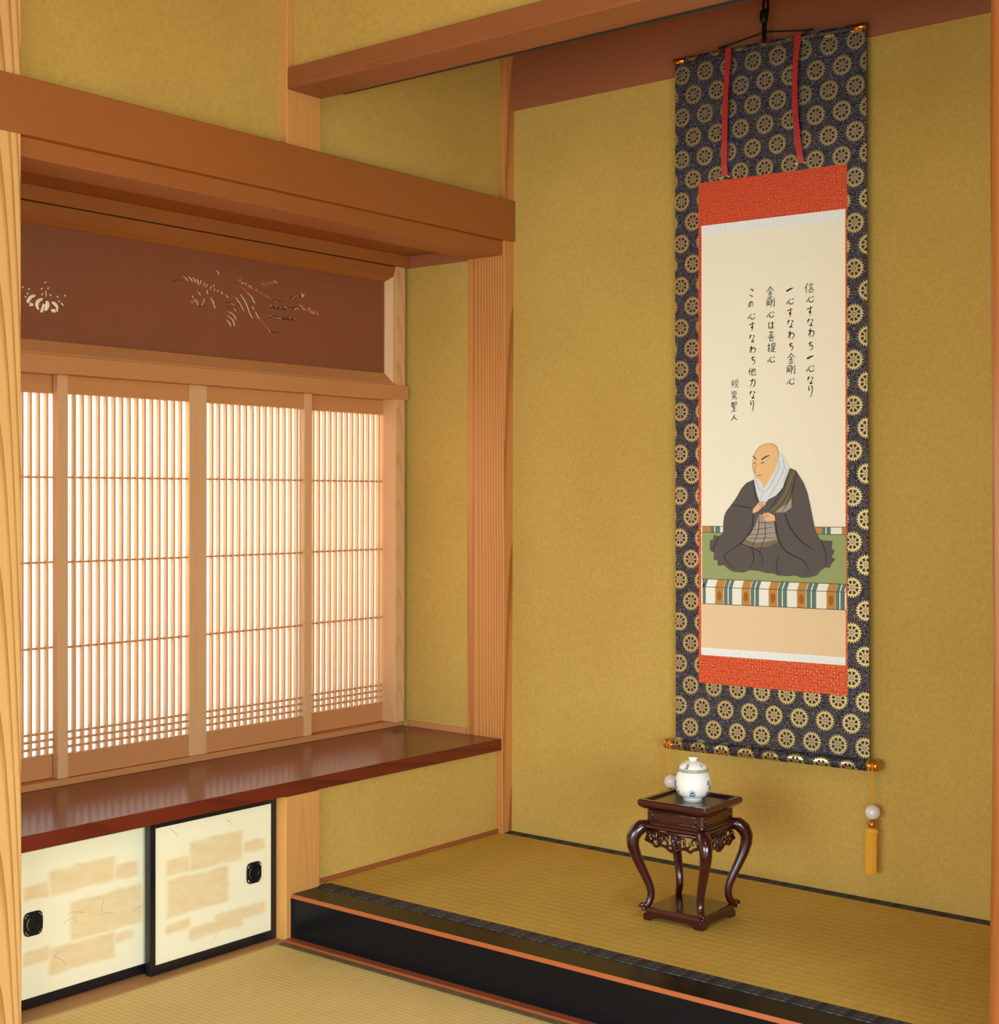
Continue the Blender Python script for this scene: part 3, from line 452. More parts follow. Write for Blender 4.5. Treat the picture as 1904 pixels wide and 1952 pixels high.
def cupboard_door(y0, y1, xf, patches, pull, label, fx):
    org = (xf-0.009, (y0+y1)/2, 0.003)
    t = empty('sliding_cupboard_door', org, label, 'cupboard door', None)
    t['kind'] = 'thing'
    xb = xf-0.018; z0, z1 = 0.003, 0.3695
    for a, b in ((y0, y0+0.0165), (y1-0.0165, y1)): mk('stile', box(xb, xf, a, b, z0, z1, 0.0015), M['lacquer_frame'], t)
    mk('top_rail', box(xb, xf-0.0005, y0+0.0165, y1-0.0165, 0.3525, z1, 0.001), M['lacquer_frame'], t)
    mk('bottom_rail', box(xb, xf-0.0005, y0+0.0165, y1-0.0165, z0, 0.026, 0.001), M['lacquer_frame'], t)
    loc = [(a - 1000*org[1], b - 1000*org[1], cc - 3, d - 3) for a, b, cc, d in patches]
    p = mk('paper_panel', box(xb+0.003, xf-0.003, y0+0.016, y1-0.016, 0.0255, 0.353, 0), cloud_paper('cloud_paper', loc), t)
    p['label'] = 'cream paper with brushed tan blocks'
    for f in FIB:
        if abs(f[0]-fx) < 0.004:
            pts = [Vector((xf-0.003, a/1000, b/1000)) for a, b in f[1:]]
            mk('paper_fibre', tube(smoothpath(pts, 4) if len(pts) > 2 else pts, 0.0004, 5), M['p_fibre'], p)
    # finger pull: rounded square plate with a round hollow and four inlaid corners
    py, pz = pull; bm = bmesh.new(); x = xf-0.003; n = 48
    def rr(t, s, e=4.2): 
        q = (abs(math.cos(t))**e + abs(math.sin(t))**e)**(-1/e); return (py + s*0.0245*q*math.cos(t), pz + s*0.0270*q*math.sin(t))
    rings = []
    for s, hx, rd in ((1, 0.0, 0), (1, 0.002, 0), (0.95, 0.003, 0), (0, 0.003, 0.0165), (0, 0.0026, 0.0154), (0, 0.0008, 0.0140)):
        row = []
        for i in range(n):
            tt = 2*math.pi*i/n; a, b = rr(tt, s) if s else (py+rd*math.cos(tt), pz+rd*math.sin(tt)); row.append(bm.verts.new((x+hx, a, b)))
        rings.append(row)
    for a, b in zip(rings, rings[1:]):
        for i in range(n): bm.faces.new((a[i], a[(i+1) % n], b[(i+1) % n], b[i]))
    bm.faces.new(rings[-1]); bmesh.ops.recalc_face_normals(bm, faces=bm.faces[:])
    pu = mk('finger_pull', bm, M['pull'], t); pu['label'] = 'black metal finger pull'
    bm = bmesh.new()
    for sy in (-1, 1):
        for sz in (-1, 1):
            cy, cz = py+sy*0.0158, pz+sz*0.0176
            for da in (-0.9, 0.9):
                a0 = math.atan2(sz, sy)+da
                pts = [(x+0.0034, cy+0.0042*math.cos(a0+u), cz+0.0042*math.sin(a0+u)) for u in (-0.5, -0.2, 0.2, 0.5)]
                tube(pts, 0.0013, 6, bm)
    tube([(x+0.0034, py-0.0168*math.cos(u), pz+0.0168*math.sin(u)) for u in [(-0.9+1.8*i/10) for i in range(11)]], 0.00045, 5, bm)
    mk('inlay', bm, M['silver'], pu)
    return t
cupboard_door(-0.7655, -0.37, -0.045, PATCH_L, (-0.692, 0.1905), 'cream cupboard sliding door with pull low beside the pale post, behind its neighbour', -0.0445)
cupboard_door(-0.400, -0.0004, -0.012, PATCH_R, (-0.075, 0.186), 'cream cupboard sliding door in front, next to the alcove step', -0.0115)
struct('trim_18', box(-0.09, -0.0095, -0.7655, -0.0006, 0.3697, 0.3704, 0), M['lacquer_frame'], 'black upper groove strip under the dark shelf', 'strip')
struct('wall_window', box(-0.47, -0.446, -0.90, 0.96, 1.4475, 2.1, 0), M['plaster'], 'unseen outer wall added above the lattice window to stop light leaks', 'wall')  # added out of view to block light leaking past the transom
struct('wall_cupboard', box(-0.46, -0.44, -0.80, 0.0, -0.05, 0.37, 0), M['plaster'], 'plaster back of the cupboard behind the sliding doors', 'wall')

# ---------------------------------------------------------------- hanging scroll
S = {"cloth":[[8.5,9.3],[582.6,19.7],[560.2,1879.1],[-4.4,1890.4]],"red":[[81.8,173.2],[522.1,175.9],[511.7,1534.3],[73.3,1541.8]],"white_top":[[84.1,1395.1],[508.3,1391.2],[508.1,1420.0],[83.1,1423.9]],"white_bot":[[89.4,250.2],[516.5,253.2],[516.8,274.9],[89.3,271.1]],"paper":[[89.3,270.4],[516.8,274.2],[508.3,1391.9],[84.1,1395.9]]}
SX, SZ, SY = 0.62, 0.46, 0.900
t = empty('hanging_scroll', (SX, SY, SZ), 'tall hanging scroll with brush writing and a seated robed figure on navy wheel brocade', 'hanging scroll')
def W(p, dy=0.0): return (SX+p[0]/1000, SY+dy, SZ+p[1]/1000)
def slab(quad, y0, y1, cut=24):
    """thin cloth slab over a quad (BL, BR, TR, TL in mm)"""
    bm = bmesh.new(); q = [Vector((a, b)) for a, b in quad]; F, Bk = [], []
    for j in range(cut+1):
        v = j/cut; l = q[0].lerp(q[3], v); r = q[1].lerp(q[2], v)
        F.append([bm.verts.new(W(l, y0)), bm.verts.new(W(r, y0))]); Bk.append([bm.verts.new(W(l, y1)), bm.verts.new(W(r, y1))])
    for j in range(cut):
        bm.faces.new((F[j][0], F[j][1], F[j+1][1], F[j+1][0])); bm.faces.new((Bk[j][1], Bk[j][0], Bk[j+1][0], Bk[j+1][1]))
        bm.faces.new((F[j][0], F[j+1][0], Bk[j+1][0], Bk[j][0])); bm.faces.new((F[j][1], Bk[j][1], Bk[j+1][1], F[j+1][1]))
    bm.faces.new((F[0][1], F[0][0], Bk[0][0], Bk[0][1])); bm.faces.new((F[-1][0], F[-1][1], Bk[-1][1], Bk[-1][0]))
    bmesh.ops.recalc_face_normals(bm, faces=bm.faces[:]); return bm
mk('brocade_mount', slab(S['cloth'], 0.0, 0.0018), M['brocade'], t)['label'] = 'navy brocade with gold toothed wheels'
mk('red_silk', slab(S['red'], -0.0008, 0.0002), M['red'], t)['label'] = 'red silk frame flecked with gold'
mk('white_strip', slab(S['white_top'], -0.0016, -0.0006), M['white'], t)
mk('white_strip', slab(S['white_bot'], -0.0016, -0.0006), M['white'], t)
pg = mk('painting', slab(S['paper'], -0.0014, -0.0006), M['spaper'], t); pg['label'] = 'cream painted sheet'
POLY = {"mat":[[90.2,585.6],[516.3,588.3],[517.7,461.3],[91.0,458.8]],"robe":[[249.2,730.0],[227.4,721.0],[212.8,706.8],[198.1,683.3],[181.9,662.4],[165.6,643.9],[159.7,630.7],[157.4,612.3],[156.4,586.1],[146.5,576.7],[128.4,579.7],[125.4,567.0],[116.3,565.5],[114.9,540.4],[121.0,533.9],[128.6,532.8],[127.2,513.0],[140.0,510.7],[140.9,496.3],[160.5,498.2],[175.5,487.0],[190.4,481.0],[220.0,480.7],[240.5,487.9],[266.7,486.3],[286.9,481.9],[309.9,481.4],[321.3,476.7],[355.3,475.5],[372.1,478.6],[391.7,473.0],[416.6,475.3],[435.9,481.0],[446.7,494.0],[460.3,503.2],[471.2,501.1],[476.5,512.5],[487.2,524.0],[476.4,529.9],[485.7,546.3],[476.3,551.1],[478.8,571.1],[446.2,572.8],[437.9,583.9],[429.6,601.3],[425.4,618.9],[421.1,638.9],[415.4,664.0],[407.0,696.7],[395.7,721.9],[381.7,742.2],[373.2,753.6],[357.8,759.6],[349.4,752.5],[311.3,717.0],[268.3,696.5]],"stole":[[356.4,749.9],[366.2,756.2],[371.0,752.3],[362.6,658.5],[343.0,643.1],[311.8,641.5],[297.4,647.8],[317.3,663.3],[342.7,696.6]],"stole_grey":[[349.9,666.1],[362.5,681.4],[362.1,656.0],[343.0,643.1],[314.6,642.8],[325.9,653.2]],"lap":[[265.8,637.2],[254.4,606.0],[239.9,582.5],[228.3,574.5],[212.2,561.1],[228.4,552.4],[257.6,548.0],[292.3,551.4],[323.6,565.0],[314.9,589.1],[310.5,618.5],[286.1,620.7],[280.2,637.3]],"lap_hem":[[212.2,561.1],[228.4,552.4],[257.6,548.0],[292.3,551.4],[323.6,565.0],[321.3,572.6],[292.2,565.0],[257.5,560.9],[223.9,569.7]],"scarf":[[320.7,802.5],[336.4,793.4],[346.4,778.0],[356.4,760.1],[349.4,742.3],[342.5,727.1],[336.9,709.3],[325.7,696.5],[314.3,686.3],[294.4,677.3],[288.7,670.8],[280.0,669.5],[268.5,668.1],[265.5,675.8],[259.7,691.3],[253.7,714.5],[250.7,735.2],[252.0,748.1],[268.1,727.4],[285.5,717.0],[296.9,732.4],[311.0,757.9],[319.4,783.4]],"head":[[248.0,784.3],[247.0,763.6],[252.1,745.5],[263.8,731.3],[273.9,720.9],[281.2,706.8],[294.1,724.7],[302.6,737.5],[311.1,750.2],[319.0,770.6],[323.1,785.9],[323.0,801.2],[316.4,816.6],[304.9,823.2],[293.5,824.7],[279.1,822.4],[264.7,815.0],[254.6,802.3],[250.3,792.0]],"hand_a":[[247.7,649.9],[265.6,669.4],[277.1,673.8],[287.2,669.5],[285.8,663.1],[274.3,655.3],[262.8,644.9],[247.7,639.5]],"hand_b":[[278.8,639.9],[294.6,642.6],[311.8,635.1],[318.2,621.1],[297.6,619.6],[284.7,620.7],[281.7,628.3]]}
LINES = [["ink",2,[[248.3,639.6],[246.2,603.3],[228.3,574.5],[210.7,558.5],[181.2,539.5],[160.3,525.8]]],["ink",2,[[314.6,637.7],[321.2,584.1],[343.6,543.8],[397.0,517.4],[412.4,492.7]]],["ink",2,[[343.0,643.1],[357.3,605.2],[391.1,567.8],[424.4,548.5]]],["ink",1.6,[[181.9,662.4],[216.0,657.4],[239.5,655.0],[247.7,647.3]]],["ink",1.4,[[210.7,558.5],[240.1,548.8],[269.3,536.7],[278.1,518.9],[275.3,500.8]]],["ink",1.4,[[160.3,525.8],[169.4,507.7],[196.3,490.3]]],["ink",1.4,[[246.0,543.8],[252.0,518.1],[240.5,491.8]]],["ink",1.4,[[326.7,530.6],[318.3,504.8],[324.2,479.4]]],["ink",1.4,[[446.2,572.8],[460.1,539.4],[460.3,504.4]]],["ink",1.4,[[146.5,576.7],[130.1,548.7],[128.6,532.8]]],["ink",1.4,[[250.8,717.1],[255.3,686.1],[265.6,665.5]]],["ink",1.4,[[376.0,749.8],[365.1,701.7],[362.6,658.5]]],["ink",1.2,[[364.8,754.9],[342.5,716.9],[311.6,665.8],[297.4,650.3]]],["ink",1.2,[[367.7,739.7],[353.9,696.6],[325.9,658.3],[306.0,642.7]]],["ink",1.2,[[366.5,716.9],[356.8,681.4],[342.9,655.8],[334.5,643.0]]],["ink",1.2,[[263.0,616.5],[311.9,613.4]]],["ink",1.0,[[251.5,595.6],[312.0,604.4]]],["ink",1.0,[[239.9,582.5],[317.8,589.2]]],["ink",1.0,[[231.2,571.9],[320.7,576.4]]],["brownline",1.8,[[265.8,637.2],[266.6,603.7],[260.3,580.3],[246.0,549.0],[243.2,528.2]]],["brownline",1.8,[[284.7,618.1],[285.5,583.4],[280.7,567.9],[273.6,547.1],[266.4,526.3]]],["ink",2.6,[[248.0,792.6],[251.8,788.1],[258.5,782.9]]],["ink",2.8,[[273.0,782.4],[280.8,787.7],[289.4,791.5],[297.1,793.4]]],["ink",1.6,[[249.3,772.4],[252.8,774.4],[256.8,773.9]]],["ink",1.8,[[271.9,772.7],[277.1,775.4],[282.9,773.6]]],["lip",2.2,[[260.8,741.6],[266.6,740.3],[274.4,741.2]]],["brownline",0.9,[[258.6,771.3],[253.4,758.4],[252.9,751.2],[258.7,749.1]]],["brownline",0.9,[[248.0,784.3],[247.0,763.6],[252.1,745.5],[263.8,731.3]]],["brownline",0.9,[[323.1,785.9],[323.0,801.2],[316.4,816.6],[304.9,823.2],[293.5,824.7],[279.1,822.4],[264.7,815.0],[254.6,802.3],[249.2,788.1]]],["blue",1.2,[[322.3,783.3],[325.3,762.9],[314.0,740.0],[297.0,709.3],[279.9,696.5]]],["blue",1.2,[[336.5,783.2],[339.5,757.7],[325.5,727.2],[305.7,696.5],[294.3,681.1]]],["blue",1.2,[[253.6,737.7],[265.4,706.8],[277.0,696.5],[268.5,670.7]]],["blue",1.0,[[349.3,757.6],[342.4,737.3],[334.0,717.0]]],["brownline",0.9,[[265.6,662.9],[277.1,669.5]]],["brownline",0.9,[[268.5,657.8],[281.5,664.3]]],["brownline",0.9,[[283.1,634.8],[294.6,638.0]]],["brownline",0.9,[[283.2,629.6],[297.5,632.4]]],["edge",1.3,[[90.1,602.8],[156.3,603.5]]],["edge",1.3,[[429.0,606.1],[516.7,607.1]]],["edge",1.3,[[90.2,586.1],[156.4,586.4]]],["edge",1.3,[[429.1,587.7],[516.8,588.3]]],["edge",1.4,[[91.0,458.8],[517.7,461.3]]],["edge",1.3,[[91.1,437.0],[517.8,441.3]]],["edge",1.4,[[91.3,391.1],[518.1,395.5]]]]
BAND = [["g",[[93.8,391.3],[103.6,391.4],[103.3,437.3],[93.5,437.2]]],["w",[[103.6,391.4],[131.6,391.6],[131.3,437.5],[103.3,437.3]]],["b",[[133.4,391.6],[158.7,391.9],[158.4,437.8],[133.1,437.6]]],["g",[[160.5,391.9],[170.7,392.0],[170.4,437.9],[160.2,437.8]]],["k",[[170.7,392.0],[176.4,392.1],[176.1,438.0],[170.4,437.9]]],["g",[[176.4,392.1],[185.9,392.2],[185.6,438.1],[176.1,438.0]]],["w",[[186.2,392.2],[212.3,392.4],[212.0,438.4],[185.9,438.1]]],["b",[[214.6,392.4],[240.2,392.7],[239.9,438.6],[214.4,438.4]]],["g",[[242.2,392.7],[252.1,392.8],[251.9,438.8],[241.9,438.7]]],["k",[[252.1,392.8],[257.4,392.9],[257.1,438.8],[251.9,438.8]]],["g",[[257.4,392.9],[267.0,393.0],[266.7,438.9],[257.1,438.8]]],["w",[[267.3,393.0],[294.1,393.2],[293.8,439.2],[267.0,438.9]]],["b",[[296.1,393.2],[321.3,393.5],[321.0,439.5],[295.8,439.2]]],["g",[[323.3,393.5],[333.8,393.6],[333.5,439.6],[323.0,439.5]]],["k",[[333.8,393.6],[338.9,393.7],[338.6,439.6],[333.5,439.6]]],["g",[[338.9,393.7],[349.6,393.8],[349.3,439.8],[338.6,439.6]]],["w",[[350.2,393.8],[377.2,394.0],[376.9,440.0],[349.9,439.8]]],["b",[[378.8,394.0],[404.2,394.3],[403.9,440.3],[378.5,440.1]]],["g",[[406.1,394.3],[417.2,394.4],[416.9,440.4],[405.8,440.3]]],["k",[[417.2,394.4],[422.4,394.5],[422.1,440.5],[416.9,440.4]]],["g",[[422.4,394.5],[433.7,394.6],[433.4,440.6],[422.1,440.5]]],["w",[[434.0,394.6],[461.0,394.9],[460.7,440.9],[433.7,440.6]]],["b",[[463.2,394.9],[487.5,395.1],[487.2,441.2],[462.9,440.9]]],["g",[[488.6,395.1],[497.8,395.2],[497.5,441.3],[488.3,441.2]]],["k",[[497.8,395.2],[502.6,395.3],[502.3,441.3],[497.5,441.3]]],["g",[[502.6,395.3],[513.8,395.4],[513.5,441.4],[502.3,441.3]]],["w",[[514.4,395.4],[518.1,395.4],[517.8,441.5],[514.1,441.4]]],["g",[[93.5,437.2],[103.3,437.3],[111.1,459.0],[101.4,459.0]]],["w",[[103.3,437.3],[131.3,437.5],[139.0,459.2],[111.1,459.0]]],["b",[[133.1,437.6],[158.4,437.8],[166.1,459.3],[140.9,459.2]]],["g",[[160.2,437.8],[170.4,437.9],[178.1,459.4],[167.9,459.3]]],["k",[[170.4,437.9],[176.1,438.0],[183.7,459.4],[178.1,459.4]]],["g",[[176.1,438.0],[185.6,438.1],[193.2,459.5],[183.7,459.4]]],["w",[[185.9,438.1],[212.0,438.4],[219.5,459.6],[193.5,459.5]]],["b",[[214.4,438.4],[239.9,438.6],[247.4,459.8],[221.9,459.6]]],["g",[[241.9,438.7],[251.9,438.8],[259.3,459.8],[249.4,459.8]]],["k",[[251.9,438.8],[257.1,438.8],[264.5,459.9],[259.3,459.8]]],["g",[[257.1,438.8],[266.7,438.9],[274.1,459.9],[264.5,459.9]]],["w",[[267.0,438.9],[293.8,439.2],[301.1,460.1],[274.4,459.9]]],["b",[[295.8,439.2],[321.0,439.5],[328.3,460.2],[303.2,460.1]]],["g",[[323.0,439.5],[333.5,439.6],[340.7,460.3],[330.2,460.2]]],["k",[[333.5,439.6],[338.6,439.6],[345.8,460.3],[340.7,460.3]]],["g",[[338.6,439.6],[349.3,439.8],[356.5,460.4],[345.8,460.3]]],["w",[[349.9,439.8],[376.9,440.0],[384.0,460.5],[357.1,460.4]]],["b",[[378.5,440.1],[403.9,440.3],[410.9,460.7],[385.7,460.6]]],["g",[[405.8,440.3],[416.9,440.4],[423.9,460.8],[412.9,460.7]]],["k",[[416.9,440.4],[422.1,440.5],[429.1,460.8],[423.9,460.8]]],["g",[[422.1,440.5],[433.4,440.6],[440.4,460.9],[429.1,460.8]]],["w",[[433.7,440.6],[460.7,440.9],[467.6,461.0],[440.7,460.9]]],["b",[[462.9,440.9],[487.2,441.2],[494.1,461.2],[469.8,461.0]]],["g",[[488.3,441.2],[497.5,441.3],[504.3,461.2],[495.2,461.2]]],["k",[[497.5,441.3],[502.3,441.3],[509.1,461.2],[504.3,461.2]]],["g",[[502.3,441.3],[510.9,441.4],[517.7,461.3],[509.1,461.2]]],["g",[[93.5,437.2],[99.0,437.2],[98.9,458.9],[93.4,458.9]]],["b",[[91.5,585.9],[116.2,586.1],[116.1,603.6],[91.4,603.4]]],["g",[[116.8,586.1],[125.3,586.1],[125.2,603.7],[116.7,603.6]]],["k",[[125.3,586.1],[135.9,586.2],[135.8,603.7],[125.2,603.7]]],["g",[[135.9,586.2],[147.4,586.3],[147.2,603.8],[135.8,603.7]]],["w",[[148.0,586.3],[157.6,586.3],[157.5,603.9],[147.9,603.8]]],["b",[[428.6,588.0],[447.5,588.1],[447.4,606.0],[428.5,605.9]]],["g",[[448.0,588.1],[457.0,588.2],[456.9,606.1],[447.9,606.0]]],["k",[[457.0,588.2],[463.8,588.2],[463.7,606.2],[456.9,606.1]]],["g",[[463.8,588.2],[473.3,588.3],[473.2,606.2],[463.7,606.2]]],["w",[[473.9,588.3],[502.9,588.4],[502.8,606.4],[473.7,606.2]]],["b",[[504.3,588.4],[516.8,588.5],[516.7,606.5],[504.2,606.4]]]]
TEXT = [["信",408.4,1226.8,27.011939277160508,26.445255236380916],["心",411.4,1197.4,20.168914660279846,16.219756544980296],["す",410.7,1166.6,16.567322756658445,26.445255236380916],["な",411.8,1137.0,18.007959518107004,20.803600785952987],["わ",414.8,1110.6,17.107561542201655,22.919221204863458],["ち",413.5,1076.4,13.505969638580254,22.037712696984098],["一",412.6,1047.3,18.908357494012353,7.05206806303491],["心",413.1,1017.6,21.249392231366265,16.748661649707916],["な",412.8,986.9,17.647800327744864,20.803600785952987],["り",413.9,958.0,11.164934901226342,29.97128926789837],["一",352.3,1227.8,19.448596279555566,7.9335765709142745],["心",354.0,1196.5,21.249392231366265,15.867153141828549],["す",353.6,1167.1,16.567322756658445,25.563746728501552],["な",354.4,1137.6,18.368118708469144,22.037712696984098],["わ",356.9,1108.7,18.908357494012353,22.037712696984098],["ち",357.3,1077.6,12.965730853037044,21.15620418910473],["金",357.8,1046.9,23.410347373539103,27.326763744260276],["剛",357.2,1018.4,24.31074534944446,22.566617801711715],["心",357.4,986.9,21.249392231366265,16.219756544980296],["金",295.7,1225.7,24.31074534944446,29.97128926789837],["剛",296.5,1198.0,24.31074534944446,22.566617801711715],["心",297.1,1166.2,21.249392231366265,15.867153141828549],["は",299.2,1138.1,16.207163566296305,19.04058377019426],["菩",299.0,1108.4,20.709153445823056,26.445255236380916],["提",300.3,1078.1,25.21114332534981,24.68223822062219],["心",300.1,1047.5,21.609551421728405,15.867153141828549],["こ",239.9,1228.6,9.364138949415644,19.74579057649775],["の",238.1,1197.4,12.965730853037044,15.514549738676804],["心",240.0,1165.9,21.249392231366265,16.219756544980296],["す",241.4,1138.1,16.567322756658445,24.68223822062219],["な",241.4,1106.3,16.567322756658445,22.037712696984098],["わ",243.2,1077.1,19.448596279555566,20.274695681225367],["ち",245.3,1047.9,12.245412472312763,22.037712696984098],["他",243.1,1018.1,24.31074534944446,21.15620418910473],["力",244.3,988.4,16.207163566296305,22.037712696984098],["な",243.5,956.3,17.107561542201655,22.037712696984098],["り",243.3,926.3,9.364138949415644,29.08978076001901],["親",190.1,987.8,23.770506563901247,22.037712696984098],["鸞",188.4,956.7,18.007959518107004,24.68223822062219],["聖",188.2,926.5,17.647800327744864,26.445255236380916],["人",189.2,896.7,19.448596279555566,16.219756544980296]]
def flat(bm, pts, y, mi=0):
    vs = [bm.verts.new(W(p, y)) for p in pts]
    f = bm.faces.new(vs); f.material_index = mi; f.normal_update()
    if f.normal.y > 0: f.normal_flip()
    if len(vs) > 4: bmesh.ops.triangulate(bm, faces=[f], ngon_method='EAR_CLIP')
def brush(bm, pts, w, y, mi=0, taper=0.5):
    P = [Vector((a, b, 0)) for a, b in pts]
    P = smoothpath(P, 5) if len(P) > 2 else [P[0].lerp(P[1], u/3) for u in range(4)]
    n = len(P); L, Q = [], []
    for i, p in enumerate(P):
        d = P[min(i+1, n-1)] - P[max(i-1, 0)]
        d = d.normalized() if d.length > 0 else Vector((1, 0, 0)); s = Vector((-d.y, d.x, 0))
        u = i/(n-1); ww = w/2*(1 - taper*abs(2*u-0.7)**1.5/1.48)
        L.append(bm.verts.new(W(p + s*ww, y))); Q.append(bm.verts.new(W(p - s*ww, y)))
    for i in range(n-1):
        f = bm.faces.new((L[i], L[i+1], Q[i+1], Q[i])); f.material_index = mi; f.normal_update()
        if f.normal.y > 0: f.normal_flip()
bm = bmesh.new(); gp = S['paper']; q_ = [q for kk, q in BAND]
zl = min(p[1] for q in BAND[:1] for p in q[1][:2]); zr = min(p[1] for p in BAND[26][1][:2])
flat(bm, [gp[0], gp[1], (gp[1][0], zr), (gp[0][0], zl)], -0.0017, 7); flat(bm, POLY['mat'], -0.0018, 0)
for kk, q in BAND: flat(bm, q, -0.0020, {'w': 1, 'b': 2, 'g': 3, 'k': 4}[kk])
for kk, q in BAND:
    if kk == 'b' and len(q) == 4 and abs(q[3][1]-q[0][1]) > 25:
        cx = sum(p[0] for p in q)/4; cz = sum(p[1] for p in q)/4; w_ = abs(q[1][0]-q[0][0])*0.3; h_ = abs(q[3][1]-q[0][1])*0.28
        flat(bm, [(cx+w_*math.cos(a*math.pi/8), cz+h_*math.sin(a*math.pi/8)) for a in range(16)], -0.0022, 5)
    if kk == 'k': 
        m0 = ((q[0][0]+q[1][0])/2, q[0][1]); m1 = ((q[3][0]+q[2][0])/2, q[3][1]); brush(bm, [m0, m1], 3.0, -0.0022, 1, 0)
for cl, w_, pts in LINES:
    if cl == 'edge': brush(bm, pts, w_*1.2, -0.0024, 6, 0)
mk('painted_mat', bm, [M['p_mat'], M['p_w'], M['p_b'], M['p_g'], M['p_k'], M['p_crest'], M['p_edge'], M['p_ground']], pg)
bm = bmesh.new(); order = ['robe', 'stole', 'stole_grey', 'lap', 'lap_hem', 'scarf', 'head', 'hand_a', 'hand_b']; mats = []
for i, n in enumerate(order):
    flat(bm, POLY[n], -0.0026 - 0.0001*i, i); mats.append(M['p_'+n])
for cl, w_, pts in LINES:
    if cl != 'edge':
        if 'p_'+cl not in [m.name[6:] for m in mats]: mats.append(M['p_'+cl])
        brush(bm, pts, w_*1.15, -0.0037, [m.name for m in mats].index(M['p_'+cl].name), 0.5)
mk('painted_figure', bm, mats, pg)['label'] = 'painted seated figure in dark robe and white scarf'
